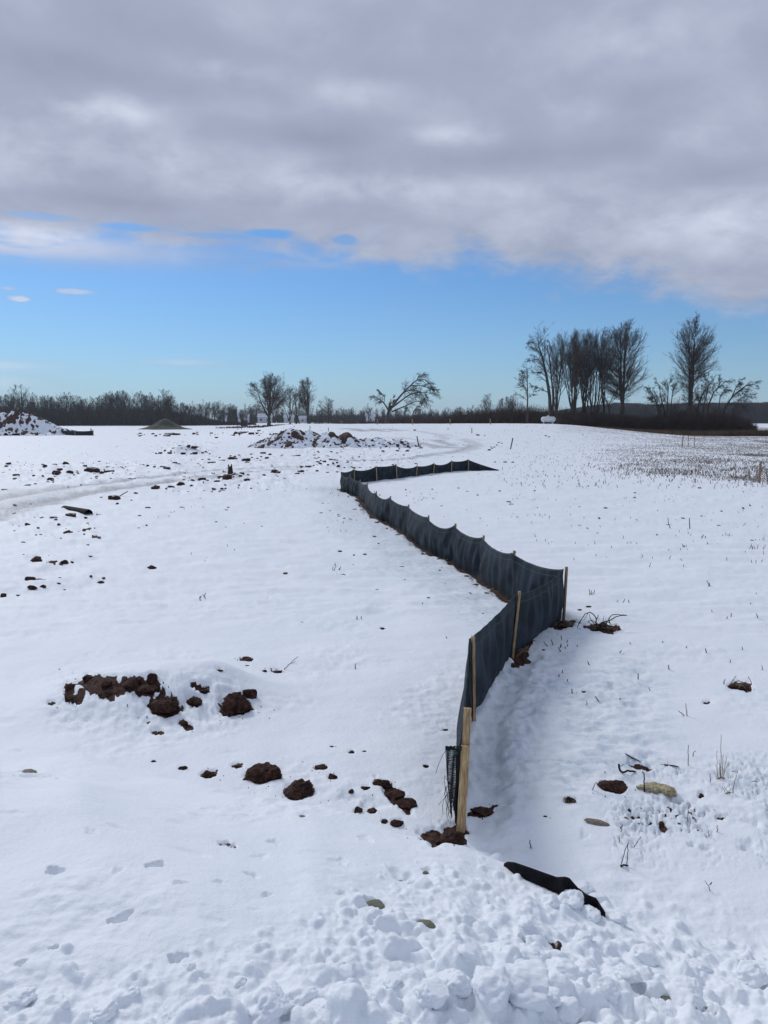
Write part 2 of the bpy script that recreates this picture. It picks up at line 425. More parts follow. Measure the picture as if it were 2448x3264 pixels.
# ------------------------------------------------------------------ ground sheet
azf = np.arange(-.60, .6001, .00155)
azc = np.concatenate([np.arange(-1.5, -.60, .02), azf, np.arange(.6155, 1.5, .02)])
dep = np.arange(R(58), R(4.4), -.00150)
rr = CAMZ / np.tan(dep)
rn = np.geomspace(.35, rr[0], 40)[:-1]
rr = np.concatenate([rn, rr, np.geomspace(rr[-1] * 1.008, 260, 250), np.geomspace(266, 4500, 90)])
A2, R2 = np.meshgrid(azc, rr)
X = R2 * np.sin(A2); Y = R2 * np.cos(A2)
B = H(X, Y)
far_m = sst(9, 25, R2)
bump1 = np.zeros_like(B); bump2 = np.zeros_like(B); pit = np.zeros_like(B)
soil = np.zeros_like(B); slush = np.zeros_like(B); icea = np.zeros_like(B); straw = np.zeros_like(B)
def window(cx, cy, rad):
    r = math.hypot(cx, cy); a = math.atan2(cx, cy); da = rad / max(r, .3)
    i0, i1 = np.searchsorted(rr, r - rad), np.searchsorted(rr, r + rad)
    j0, j1 = np.searchsorted(azc, a - da), np.searchsorted(azc, a + da)
    return slice(i0, i1), slice(j0, j1)
def splat(arr, cx, cy, rx, ry, rot, h, pw=4.0, wob=.25, seed=0, soilv=None):
    s = window(cx, cy, max(rx, ry) * 1.35)
    x = X[s] - cx; y = Y[s] - cy
    if x.size == 0: return
    c, s_ = math.cos(rot), math.sin(rot)
    u = (x * c + y * s_) / rx; v = (-x * s_ + y * c) / ry
    q = np.sqrt(u * u + v * v)
    if wob: 
        th = np.arctan2(v, u); q = q * (1 + wob * (np.sin(2 * th + seed) * .4 + np.sin(3 * th + seed * 2.3) * .35 + np.sin(5 * th + seed * 4.1) * .25))
    p = np.maximum(0, 1 - q ** pw) ** (.5 if arr is not pit else .9)
    np.maximum(arr[s], h * p, out=arr[s])
    if soilv is not None: np.maximum(soil[s], soilv * sst(1.1, .75, q), out=soil[s])
rg = np.random.RandomState(5)
PX, PY = proj(X, Y, B)
LUMPLINE = [(-400, 3120), (0, 3085), (500, 3070), (900, 2985), (1200, 2880), (1400, 2800), (1560, 2775), (1700, 2830), (1950, 2910), (2200, 2985), (2448, 3020), (2900, 3040)]
lx, ly = zip(*LUMPLINE)
# chunky ploughed snow near the viewer
cnt = 0
for k in range(9500):
    a = rg.uniform(-.66, .66); r = rg.uniform(1.5, 4.2) ** 1.0
    cx, cy = r * math.sin(a), r * math.cos(a)
    s = window(cx, cy, .01)
    z0 = B[min(s[0].start, B.shape[0] - 1), min(s[1].start, B.shape[1] - 1)]
    px, py = proj(cx, cy, z0)
    dd = py - np.interp(px, lx, ly)
    pr = sst(-130, 70, dd) if dd < 70 else 1.0
    if px < 1000: pr *= (.20 + .45 * sst(0, 200, dd)) if px < 800 else .6
    pr *= .30 + .70 * float(sst(-.35, .35, n2(np.array([cx / .35]), np.array([cy / .28]), 29))[0])
    if 1595 < px < 1935 and -70 < py - np.interp(px, [1606, 1645, 1735, 1789, 1806, 1846, 1860, 1912, 1930], [2757, 2782, 2822, 2854, 2850, 2862, 2886, 2908, 2916]) < -4: continue
    if rg.rand() > pr: continue
    big_ = sst(20, 330, dd) * (.55 + .45 * sst(-200, 900, px))
    rad = .0085 * math.exp(rg.normal(0.35, .5)) * (1 + 2.2 * big_ * rg.rand() ** 2)
    asp = rg.uniform(.65, 1.35)
    splat(bump1 if k % 2 else bump2, cx, cy, rad, rad * asp, rg.uniform(0, 3), rad * rg.uniform(.45, .9), rg.uniform(1.8, 3.2), .3, k)
    cnt += 1
def soft(a_):
    w5 = np.array([1, 4, 6, 4, 1]) / 16.0
    for ax_ in (0, 1):
        a_ = sum(w5[k + 2] * np.roll(a_, k, ax_) for k in range(-2, 3))
    return a_
bump1 = .75 * soft(bump1) + .25 * bump1; bump2 = .75 * soft(bump2) + .25 * bump2
ext = sst(-120, 120, PY - np.interp(PX, lx, ly)) * (R2 < 5)
B = B + ext * (.020 * fbm(X / .16, Y / .16, 3, 31) + .006 * fbm(X / .035, Y / .035, 2, 33))
# slabby patch at far right foreground and rough snow by the debris
def pxwin(x0, x1, y0, y1, f=40.0):
    return sst(x0 - f, x0 + f, PX) * (1 - sst(x1 - f, x1 + f, PX)) * sst(y0 - f, y0 + f, PY) * (1 - sst(y1 - f, y1 + f, PY)) * (R2 < 30)
rough = pxwin(1960, 2600, 2420, 2730, 70)
cell = np.abs(fbm(X / .15, Y / .12, 4, 41, .6))
rough = rough * sst(-.45, .45, n2(X / .55, Y / .45, 42) + .35 * n2(X / .2, Y / .16, 45))
B = B + rough * (-.030 * sst(.20, .0, cell) + .010 * fbm(X / .06, Y / .045, 3, 43, .6))
# mottled ice right of the near fence
ir = pxwin(1540, 2120, 2080, 2560, 110)
icea = np.maximum(icea, ir * (.35 + .65 * sst(-.2, .5, fbm(X / .35, Y / .30, 3, 47))))
B = B + ir * (.022 * fbm(X / .20, Y / .13, 4, 49))
icea = np.maximum(icea, .55 * pxwin(1330, 1480, 2230, 2560, 60))
icea = np.maximum(icea, rough * .35)
mr = pxwin(150, 760, 2150, 2330, 50)
B = B + mr * (.016 * fbm(X / .10, Y / .08, 4, 121, .65)); soil = np.maximum(soil, mr * .9 * sst(.72, .9, fbm(X / .07, Y / .05, 3, 123, .6) - .1))
soil = np.maximum(soil, rough * .95 * sst(.60, .78, fbm(X / .06, Y / .04, 3, 125, .6)))
icea = np.maximum(icea, rough * .9 * sst(.0, .4, fbm(X / .2, Y / .15, 3, 127)))
# soft dimples over the whole near field
nearm = 1 - sst(6, 16, R2)
B = B + nearm * .010 * fbm(X / .13, Y / .10, 3, 53) * sst(-.1, .5, n2(X / .9, Y / .7, 55))
# wind dents
for k in range(90):
    a = rg.uniform(-.55, .55); r = 2.5 + 10 * rg.rand() ** 1.6
    rad = rg.uniform(.02, .06)
    splat(pit, r * math.sin(a), r * math.cos(a), rad * 1.8, rad * .8, rg.uniform(-.4, .4), rg.uniform(.004, .011), 1.6, .3, k)
# footprints and holes
HOLES = [(172, 2772, 52, .05, 0), (375, 2772, 40, .02, 0), (502, 2754, 56, .05, 0), (384, 2925, 62, .06, .0), (565, 3052, 55, .07, 0), (723, 2689, 62, .035, .55),
         (873, 2681, 45, .025, 0), (294, 2650, 50, .015, 0), (172, 3020, 30, .035, .5), (68, 3075, 36, .03, 0), (574, 2812, 42, .02, 0), (700, 2810, 40, .012, 0),
         (806, 2788, 50, .02, 0), (1280, 2785, 84, .04, 0), (1360, 2770, 40, .04, .5), (1320, 2815, 45, .03, 0), (120, 2475, 110, .03, 0), (60, 2392, 40, .012, 0), (650, 3115, 40, .03, 0), (1165, 2672, 60, .012, 0),
         (850, 2850, 40, .02, 0), (1090, 2845, 40, .02, 0), (1080, 2745, 70, .014, 0), (830, 2730, 60, .012, 0), (1185, 2560, 90, .03, .0), (1110, 2535, 60, .03, 0),
         (2010, 2560, 35, .03, 0), (1865, 2660, 40, .02, .0), (2390, 2700, 70, .03, 0), (2205, 2692, 30, .03, 0), (2250, 2700, 40, .03, .0), (2400, 2620, 55, .03, 0),
         (1770, 3010, 50, .03, .6), (1665, 2998, 35, .03, .5), (2030, 3190, 80, .05, .62), (2240, 3235, 70, .05, .5), (2105, 3155, 40, .04, .4), (1540, 3180, 60, .06, .2)]
for i, (px, py, wpx, dp, sv) in enumerate(HOLES):
    p = pix(px, py); q = wpx / F * p.y / 2
    splat(pit, p.x, p.y, q, q * 1.05, rg.uniform(-.5, .5), dp * .75, 2.2, .5, i, sv if sv else None)
    splat(pit, p.x + q * .25, p.y - q * .2, q * .5, q * .45, 0, dp * 1.15, 2.0, .4, i + 3)
    for k in range(7): splat(bump1, p.x + rg.normal(0, q * 1.1), p.y + rg.normal(0, q * 1.1), q * .16, q * .14, 0, q * .13, 2.4, .3, k)
# long soil seams / bare patches, traced as blobs (px, py, half-width px, half-height px, rot)
PATCH = [(330, 2180, 75, 34, .15), (440, 2180, 75, 27, .1), (520, 2245, 60, 32, .2), (617, 2228, 26, 16, .4), (632, 2188, 30, 9, .6), (221, 2200, 18, 34, 0), (257, 2215, 14, 30, .1),
         (352, 2222, 15, 8, 0), (378, 2203, 12, 7, 0), (163, 2236, 13, 6, 0), (583, 2298, 14, 10, 0), (602, 2317, 14, 10, 0), (500, 2332, 22, 9, .1), (470, 2300, 12, 6, 0), (480, 2180, 30, 30, 0), (755, 2262, 50, 12, -.2),
         (1383, 2662, 46, 26, .35), (1446, 2655, 42, 34, -.2), (1530, 2574, 46, 11, -.42), (1270, 2545, 60, 20, .75),
         (2018, 2599, 20, 8, .1), (2009, 2575, 9, 10, 0), (2072, 2618, 10, 9, 0), (2112, 2631, 12, 21, -.5), (2151, 2555, 22, 6, .1), (2237, 2530, 10, 6, 0), (2236, 2598, 13, 5, 0), (2298, 2603, 17, 6, 0),
         (1797, 1985, 40, 18, -.2), (1655, 2100, 30, 12, -.6), (1920, 1998, 62, 16, .1), (2363, 2184, 36, 15, .1), (2045, 2440, 38, 10, .2), (2254, 2237, 16, 5, 0)]
for px, py, hw, hh, rot in PATCH:
    dx, dy = PX - px, PY - py; c, s_ = math.cos(rot), math.sin(rot)
    sel = (np.abs(dx) < hw * 1.8) & (np.abs(dy) < hw * 1.8) & (R2 < 20)
    u = (dx[sel] * c + dy[sel] * s_) / hw; v = (-dx[sel] * s_ + dy[sel] * c) / hh
    wv = fbm(X[sel] / .10, Y[sel] / .10, 3, 61)
    q = np.sqrt(u * u + v * v) * (1 + .38 * wv)
    v_ = sst(1.15, .80, q)
    soil[sel] = np.maximum(soil[sel], v_)
    pit[sel] = np.maximum(pit[sel], .022 * sst(1.25, .9, q))
B = B + (R2 < 12) * sst(.2, .9, soil) * .016 * fbm(X / .05, Y / .05, 3, 65)
# bare dark strip at the foot of the fence, tyre tracks: polyline bands in ground coordinates
def band_px(arr, pts, half, val, soft=.5, nz=.4, seed=0, lim=400):
    P_ = [pix(*p) for p in pts]
    band_w(arr, [(p.x, p.y) for p in P_], half, val, soft, nz, seed)
def band_w(arr, P_, half, val, soft=.5, nz=.4, seed=0):
    P_ = np.array(P_); ext_ = half * 2.5
    sel = (X > P_[:, 0].min() - ext_) & (X < P_[:, 0].max() + ext_) & (Y > P_[:, 1].min() - ext_) & (Y < P_[:, 1].max() + ext_)
    x, y = X[sel], Y[sel]; dm = np.full(x.shape, 1e9)
    for (x0, y0), (x1, y1) in zip(P_[:-1], P_[1:]):
        L2 = (x1 - x0) ** 2 + (y1 - y0) ** 2 + 1e-9
        tt = np.clip(((x - x0) * (x1 - x0) + (y - y0) * (y1 - y0)) / L2, 0, 1)
        dm = np.minimum(dm, np.hypot(x - x0 - tt * (x1 - x0), y - y0 - tt * (y1 - y0)))
    q = dm / half * (1 + nz * fbm(x / (half * 2), y / (half * 2), 3, seed))
    arr[sel] = np.maximum(arr[sel], val * sst(1 + soft * .5, 1 - soft, q))
RUT_A = [(-60, 1600), (0, 1584), (124, 1564), (247, 1545), (430, 1525), (560, 1512)]
RUT_B = [(60, 1616), (143, 1597), (277, 1569), (386, 1552), (504, 1537), (570, 1528)]
band_px(slush, RUT_A, .42, .95, .8, .6, 71); band_px(slush, RUT_B, .55, 1.0, .8, .6, 73)
band_px(slush, RUT_A[3:] + [(692, 1500), (820, 1493), (960, 1487)], .40, .75, .9, .9, 75)
band_px(slush, RUT_B[4:] + [(692, 1513), (800, 1503), (900, 1497)], .45, .65, .9, .9, 77)
band_px(slush, [(-40, 1665), (0, 1650), (60, 1618), (120, 1600)], .5, .75, .9, .8, 78)
band_px(slush, [(0, 1625), (100, 1580), (200, 1558)], 1.2, .4, .9, .8, 79)
for rt_ in (RUT_A, RUT_B): band_px(pit, rt_, .45, .07, .8, .4, 71)
for pts_, wd, vl in (([(1100, 1472), (1300, 1462), (1367, 1452), (1441, 1441), (1490, 1427), (1500, 1420)], .55, .55), ([(1347, 1413), (1402, 1425), (1450, 1428)], .8, .6),
                 ([(1392, 1403), (1441, 1420)], .6, .6), ([(1480, 1400), (1520, 1415), (1510, 1430), (1430, 1446)], .7, .35), ([(1100, 1366), (1150, 1372)], .8, .7), ([(1140, 1368), (1165, 1375)], .8, .6),
                 ([(1185, 1368), (1215, 1373)], .8, .65), ([(1240, 1368), (1275, 1373)], .9, .45), ([(1200, 1395), (1290, 1397), (1340, 1403)], .5, .35), ([(1340, 1375), (1400, 1385), (1420, 1400)], .6, .3)):
    band_px(slush, pts_, wd, min(vl * 1.5, 1), .9, .9, 81)

# fence line: (top px), (base px) for every stake
STK = [((1490, 2257), (1470, 2636)), ((1508, 2033), (1511, 2296)), ((1656, 1889), (1634, 2092)), ((1806, 1810), (1797, 1964)),
       ((1639, 1758), (1640, 1902)), ((1542, 1709), (1529, 1826)), ((1452, 1671), (1448, 1782)), ((1366, 1645), (1369, 1747)),
       ((1303, 1610), (1301, 1698)), ((1245, 1583), (1244, 1662)), ((1200, 1567), (1201, 1640)), ((1172, 1540), (1168, 1602)),
       ((1149, 1530), (1149, 1578)), ((1116, 1512), (1116, 1568)), ((1089, 1502), (1089, 1557)), ((1129, 1495), (1129, 1541)), ((1199, 1486), (1201, 1534)),
       ((1263, 1481), (1265, 1526)), ((1330, 1484), (1327, 1517)), ((1384, 1476), (1382, 1510)), ((1440, 1468), (1439, 1505)), ((1493, 1464), (1493, 1500))]
FB = [pix(*b_) for t_, b_ in STK]
FT = [at_y(*t_, FB[i].y) for i, (t_, b_) in enumerate(STK)]
FEND = pix(1590, 1500)
band_w(soil, [(p.x - .05, p.y - .06) for p in FB[3:15]], .10, 1.0, .5, 1.0, 91)
band_w(soil, [(p.x - .05, p.y - .12) for p in FB[9:15]], .15, .9, .5, .9, 92)
band_w(soil, [(FB[2].x + .05, FB[2].y - .02), (FB[2].x + .22, FB[2].y + .45)], .10, .9, .5, 1.0, 93)
band_w(icea, [(p.x - .5, p.y - .5) for p in FB[3:15]], .8, .8, .9, .6, 95)
band_w(pit, [(p.x - .05, p.y - .06) for p in FB[3:15]], .15, .06, .5, .6, 91)
band_w(pit, [(p.x + .15, p.y) for p in FB[0:3]], .12, .04, .8, .6, 97)

dz = 0
for x0_, x1_, y0_, y1_ in ((-100, 480, 1470, 1540), (420, 900, 1372, 1398), (470, 700, 1405, 1455), (520, 960, 1450, 1570), (930, 1360, 1395, 1510), (-60, 330, 1630, 1740), (-60, 320, 1760, 1900)):
    dz = np.maximum(dz, sst(x0_ - 40, x0_ + 40, PX) * (1 - sst(x1_ - 40, x1_ + 40, PX)) * sst(y0_ - 12, y0_ + 12, PY) * (1 - sst(y1_ - 12, y1_ + 12, PY)))
dz = dz * (R2 < 110) * (R2 > 7)
spk = fbm(X / .34, Y / .26, 3, 111, .6)
soil = np.maximum(soil, dz * (R2 > 13) * 1.1 * sst(.62, .80, spk - .05 + .25 * n2(X / 2.2, Y / 1.6, 113)))
B = B + dz * (.035 + .05 * sst(12, 30, R2)) * fbm(X / .8, Y / .55, 4, 115, .6)
hz_ = (R2 > 9) * (R2 < 60)
B = B + hz_ * .028 * fbm(X / 1.1, Y / .45, 4, 117, .6)
soil = np.maximum(soil, (R2 > 16) * (R2 < 100) * .9 * sst(.86, .98, fbm(X / .30, Y / .22, 3, 119, .6)))
# stubble field at the right: straw showing between the snow
dens = sst(1780, 2420, PX) * (1 - sst(1495 + (PX - 2000) * .07, 1528 + (PX - 2000) * .07, PY)) * (R2 > 15)
dens = dens * (.55 + .45 * sst(-.5, .5, n2(X / 9, Y / 5, 101)))
crest = sst(1690, 1800, PX) * (1 - sst(2050, 2200, PX)) * (1 - sst(1378, 1392, PY)) * (R2 > 15) * .62
straw = np.maximum(dens * .80 * (.75 + .5 * sst(-.6, .6, n2(X / 2.5, Y / 6, 141))), crest) * (R2 < 145)
straw = np.maximum(straw, .42 * sst(.1, .6, n2(X / 5, Y / 3, 103)) * (R2 > 25) * (R2 < 90) * (PX < 450) * (PY > 1420) * .9)
straw = np.maximum(straw, (R2 > 108) * (PX > 1850) * (R2 < 230) * .8)
straw = np.maximum(straw, (R2 > 108) * (PX > 1850) * (R2 < 150) * 1.0)
straw = np.maximum(straw, (R2 > 190) * sst(2100, 2300, PX) * (R2 < 260) * .55)

# clods sunk in the snow: register pits here, build the meshes afterwards
CLODS = []
def clod(px, py, wpx, hpx=None, label=None, group=None, bare=1, name='soil_clod', rot=None, m=None, sink=.30, cat='clod'):
    CLODS.append(dict(px=px, py=py, w=wpx, h=hpx or wpx * .55, label=label, group=group, bare=bare, name=name, rot=rot, m=m, sink=sink, cat=cat))
exec_clods = None
G = 'soil clods along the edge of the snow bank'
clod(840, 2452, 116, 76, 'largest reddish clod, a lumpy mass above the snow bank edge left of the fence')
clod(754, 2434, 42, 20, 'flat narrow clod touching the left side of the largest reddish clod')
clod(662, 2458, 58, 34, 'pointed reddish brown clod standing alone left of the lumpy mass')
clod(580, 2441, 30, 22, 'small round clod left of the pointed reddish brown clod')
clod(488, 2423, 18, 12, 'tiny clod at the left end of the clod row, half under snow')
clod(950, 2508, 104, 62, 'wide brown clod with a straight lower edge, second largest in the clod row')
clod(1023, 2438, 44, 28, 'light brown rounded clod, upper one of a touching pair in the clod row')
clod(1058, 2464, 32, 34, 'dark clod, lower one of a touching pair in the clod row')
clod(1218, 2482, 54, 44, 'square topped clod at the head of the long soil ridge near the fence foot')
clod(1258, 2518, 70, 44, 'crumbly middle clod of the long soil ridge near the fence foot')
clod(1296, 2552, 62, 34, 'lowest clod of the long soil ridge near the fence foot')
clod(1120, 2513, 19, 24, 'small upright clod beside the crumbled snow left of the soil ridge')
clod(1165, 2506, 28, 18, 'small clod just left of the long soil ridge')
clod(1140, 2577, 30, 28, 'rounded clod, left one of four below the soil ridge')
clod(1188, 2577, 36, 24, 'slanting clod, second of four below the soil ridge')
clod(1226, 2610, 24, 26, 'small clod, third of four below the soil ridge')
clod(1266, 2610, 42, 44, 'tall angular clod, rightmost of four below the soil ridge')
clod(1383, 2658, 86, 44, 'long reddish clod left of the soil heap at the foot of the double stake')
clod(1446, 2654, 72, 66, 'dark reddish soil heap at the foot of the double stake')
clod(1540, 2570, 66, 22, 'dark soil ridge under a snow lip right of the double stake')
clod(1120, 2392, 26, 14, 'small dark clod alone in the snow above the clod row')
clod(1161, 2393, 15, 7, 'tiny clod just right of a small dark clod above the clod row')
clod(1058, 2376, 18, 8, 'tiny clod half sunk in a dimple above the clod row')
clod(1420, 2324, 18, 8, 'tiny dark clod in the snow left of the double stake top')
clod(1359, 2438, 22, 14, 'small crumbly clod left of the torn netting')
# mound
clod(275, 2152, 36, 26, 'round reddish clod at the upper left of the snowy soil mound')
clod(338, 2165, 36, 38, 'pale brown rounded clod on the crest of the snowy soil mound')
clod(482, 2157, 36, 34, 'pale brown rounded clod at the right end of the mound crest')
clod(219, 2182, 36, 26, 'reddish clod on the left shoulder of the snowy soil mound')
clod(218, 2218, 34, 28, 'dark clod low on the left shoulder of the snowy soil mound')
clod(332, 2205, 46, 26, 'brown clod under the mound crest')
clod(420, 2172, 60, 34, 'dark soil lump in the middle of the mound crest')
clod(470, 2192, 60, 26, 'wide dark lump at the right of the mound crest')
clod(520, 2248, 96, 56, 'large black soil lump on the right face of the mound')
clod(618, 2230, 48, 28, 'slanted dark lump right of the large black soil lump')
clod(648, 2192, 42, 18, 'narrow slanted clod above the right end of the mound')
clod(583, 2298, 27, 18, 'small clod at the lower right of the mound, upper of two')
clod(602, 2317, 28, 16, 'small clod at the lower right of the mound, lower of two')
clod(750, 2218, 104, 100, 'large greyish brown boulder of soil right of the mound', rot=.3, m='big')
clod(795, 2200, 46, 46, 'reddish clod leaning on the right side of the large soil boulder')
clod(722, 2262, 58, 26, 'dark clod at the foot of the large soil boulder')
clod(784, 2093, 50, 24, 'dark grassy clod alone in the snow above the large soil boulder')
clod(697, 2132, 25, 10, 'small flat clod left of the dark grassy clod')
clod(842, 2135, 20, 12, 'small clod beside the twig, left of two')
clod(880, 2133, 44, 18, 'flat reddish clod with a bare twig, right of two')
clod(788, 2119, 16, 7, 'tiny clod just below the dark grassy clod')
# left field
clod(112, 1780, 44, 20, 'brown clod with a snow cap, biggest of the upper left clods'); clod(118, 1772, 26, 14, 'dark clod behind the biggest of the upper left clods')
clod(163, 1789, 36, 13, 'flat clod right of the snow capped brown clod'); clod(203, 1787, 30, 16, 'snow dusted clod at the right end of the upper left clods')
clod(96, 1838, 38, 22, 'brown clod, left half of a touching pair at the left edge'); clod(126, 1842, 36, 14, 'lower brown clod, right half of a touching pair at the left edge')
clod(484, 1804, 32, 18, 'lone dark reddish clod in the open snow left of centre')
clod(1220, 1999, 26, 10, 'lone dark clod with a shadowed dimple, centre of the open snow')
clod(1092, 1830, 26, 8, 'flat dark clod in the open snow left of the fence bend')
clod(1084, 1755, 16, 6, 'small dark clod in the open snow near the fence bend')
clod(1955, 2496, 92, 46, 'big dark clod with roots beside the rotten wood')
clod(1820, 2541, 36, 30, 'small clod wrapped in dead grass right of the fence', m='grass')
clod(2362, 2182, 66, 24, 'flat clod with dead stalks near the right edge')
clod(1876, 1930, 20, 9, 'small dark clod above the root tangle'); clod(1848, 1942, 14, 8, 'tiny clod right of the tall corner stake')
clod(1797, 1983, 44, 26, 'dark weedy clod at the foot of the tall corner stake', m='grass')
clod(1862, 2207, 20, 7, 'small dark clod in the mottled ice right of the fence')
clod(1738, 2600, 14, 8, 'tiny reddish clod right of the soil heap')
g1 = 'small soil clods in the left field'
L1 = 'small dark soil clod lying in the open snow of the left field'
for q in ((185, 1860, 15), (101, 1872, 28), (136, 1869, 25), (321, 1851, 22), (7, 1891, 22), (91, 1688, 14), (86, 1670, 22), (121, 1681, 10), (212, 1693, 34), (267, 1686, 10), (185, 1670, 12),
          (193, 1718, 8), (60, 1677, 8), (170, 1650, 26), (222, 1639, 40), (272, 1649, 14), (74, 1774, 10), (230, 1789, 12), (190, 1843, 10), (466, 1673, 8), (57, 1891, 14), (290, 1842, 12), (330, 1845, 12), (205, 1871, 10), (188, 2132, 7)):
    clod(*q, label=L1, group=g1)
g2 = 'dirt clods along the near edge of the track'
L2 = 'dirt clod lying along the near edge of the snowy track'
for q in ((361, 1582, 40), (544, 1551, 26), (494, 1551, 30), (610, 1530, 18), (642, 1525, 28), (573, 1540, 30), (610, 1547, 12), (692, 1532, 22), (722, 1518, 40), (786, 1527, 22), (707, 1556, 12), (718, 1556, 9),
          (873, 1501, 30), (885, 1505, 20), (840, 1513, 14), (959, 1502, 24), (982, 1486, 26), (962, 1488, 18), (700, 1518, 16), (660, 1530, 12), (430, 1570, 10), (372, 1604, 12), (470, 1617, 18), (433, 1571, 12), (950, 1508, 12), (1045, 1505, 12), (1010, 1500, 12), (1075, 1503, 10)):
    clod(*q, label=L2, group=g2)
g3 = 'brown dirt clods between the track and the left fence'
L3 = 'brown dirt clod in the loose row beyond the track on the left'
for q in ((291, 1495, 54, 20), (267, 1485, 20, 10), (173, 1503, 32, 14), (178, 1508, 20), (220, 1503, 26), (190, 1495, 20), (346, 1500, 38, 11), (323, 1505, 20), (383, 1489, 18), (341, 1489, 15), (366, 1479, 10), (205, 1475, 24), (173, 1480, 16), (141, 1483, 18), (136, 1480, 10),
          (49, 1512, 26), (56, 1516, 18), (46, 1524, 14), (160, 1525, 22), (166, 1530, 14), (17, 1485, 14), (25, 1476, 18), (106, 1515, 13), (32, 1498, 8), (10, 1506, 12), (82, 1525, 8), (316, 1470, 10), (128, 1498, 8), (85, 1545, 26, 6), (110, 1542, 14, 6), (12, 1559, 18, 5), (245, 1501, 9), (205, 1488, 9), (360, 1490, 8),
          (400, 1488, 8), (330, 1512, 8), (300, 1510, 9), (415, 1511, 10), (305, 1523, 12, 5), (63, 1503, 8), (235, 1513, 8), (205, 1531, 7)):
    clod(*q, label=L3, group=g3)
g4 = 'dirt clods in the middle distance between the piles'
L4 = 'dirt clod in the scattered rows in front of the middle soil pile'
for q in ((531, 1490, 26, 12), (519, 1487, 30, 8), (556, 1474, 18), (570, 1479, 14), (445, 1480, 22, 5), (736, 1459, 36, 12), (783, 1463, 30, 14), (786, 1474, 14), (707, 1467, 22, 7), (673, 1473, 32, 8), (665, 1464, 12), (838, 1442, 20, 10), (850, 1458, 14), (860, 1447, 12), (832, 1455, 10),
          (942, 1451, 32, 8), (470, 1483, 12), (492, 1487, 10), (630, 1478, 12), (640, 1484, 12), (1063, 1464, 32, 10), (1052, 1463, 14), (1078, 1484, 14), (1074, 1473, 10), (1108, 1473, 12), (1147, 1490, 12), (1034, 1470, 14), (1014, 1471, 14), (1020, 1477, 14), (1130, 1490, 8), (1155, 1492, 8), (1000, 1484, 12), (1098, 1490, 10),
          (510, 1442, 14), (505, 1445, 10), (525, 1436, 8), (540, 1442, 18), (545, 1437, 10), (555, 1427, 18, 6), (572, 1420, 16, 6), (600, 1420, 16), (615, 1424, 30, 10), (583, 1444, 18), (578, 1428, 10), (622, 1443, 18), (645, 1442, 12), (655, 1439, 10), (592, 1432, 8), (610, 1446, 10), (668, 1446, 8), (496, 1444, 8),
          (820, 1460, 9), (800, 1447, 10), (762, 1450, 9), (748, 1453, 10), (700, 1458, 9), (735, 1452, 9), (900, 1450, 8), (1045, 1480, 9), (1120, 1480, 9), (1062, 1476, 8), (1010, 1462, 9), (735, 1515, 18), (750, 1511, 22), (765, 1516, 14), (785, 1522, 12), (770, 1507, 20, 8), (790, 1513, 12)):
    clod(*q, label=L4, group=g4)
rs = np.random.RandomState(3)
g5 = 'clods strewn off the right end of the middle soil pile'
L5 = 'dark clod strewn on the snow off the right end of the middle soil pile'
for k in range(34):
    clod(1155 + rs.rand() ** .8 * 190, 1400 + rs.rand() * 40, 5 + 9 * rs.rand() ** 2, label=L5, group=g5)
clod(1327, 1418, 20, 8, 'dark clod at the foot of the leaning thin post right of the soil pile'); clod(1298, 1436, 14, 8, label=L5, group=g5)
for k in range(14):
    clod(1005 + rs.rand() * 150, 1438 + rs.rand() * 22, 5 + 6 * rs.rand(), label=L4, group=g4)
g6 = 'low line of rubble in front of the gravel pile'
L6 = 'clod in the low line of rubble in front of the gravel pile'
for k in range(46):
    x_ = 425 + rs.rand() * 460; clod(x_, 1380 + rs.rand() * 10 - (x_ - 425) * .006, 5 + 10 * rs.rand() ** 2, label=L6, group=g6)
for q in ((536, 1381, 30, 9), (560, 1383, 18), (770, 1377, 46, 10), (750, 1379, 20), (800, 1380, 20), (825, 1372, 16, 4), (690, 1394, 12), (628, 1377, 10), (1610, 1472, 14, 5), (1635, 1472, 10, 4), (1560, 1433, 12), (1525, 1386, 10)):
    clod(*q, label=L6 if q[0] < 900 else 'small dark clod on the snow left of the stubble field', group=g6 if q[0] < 900 else 'clods left of the stubble field')
for q in ((1568, 1428, 8), (1575, 1424, 8), (1583, 1418, 8), (1590, 1410, 7), (1600, 1412, 7), (1565, 1424, 6), (1740, 1388, 8), (1750, 1392, 8), (1578, 1472, 8), (1520, 1385, 8), (1322, 1370, 10), (1545, 1388, 6)):
    clod(*q, label='small dark clod on the snow left of the stubble field', group='clods left of the stubble field')
STONES = [(81, 2450, 50, 24, 'pale tan stone in a shallow dimple at the left edge'), (1278, 2791, 50, 18, 'flat tan stone under a snow lip, upper of the foreground stones'), (1185, 2866, 74, 46, 'grey green square stone in a snow hollow, largest foreground stone'),
          (1355, 2942, 62, 40, 'tan grey stone in a snow hollow, lowest foreground stone'), (1358, 2778, 20, 16, 'tiny tan stone right of the flat tan stone'), (963, 2596, 26, 13, 'tiny tan stone on the smooth snow bank'), (2120, 3185, 60, 18, 'tan stone showing between chunky snow at the lower right')]
for q in STONES: clod(*q[:4], label=q[4], name='stone', m='stone', cat='stone')
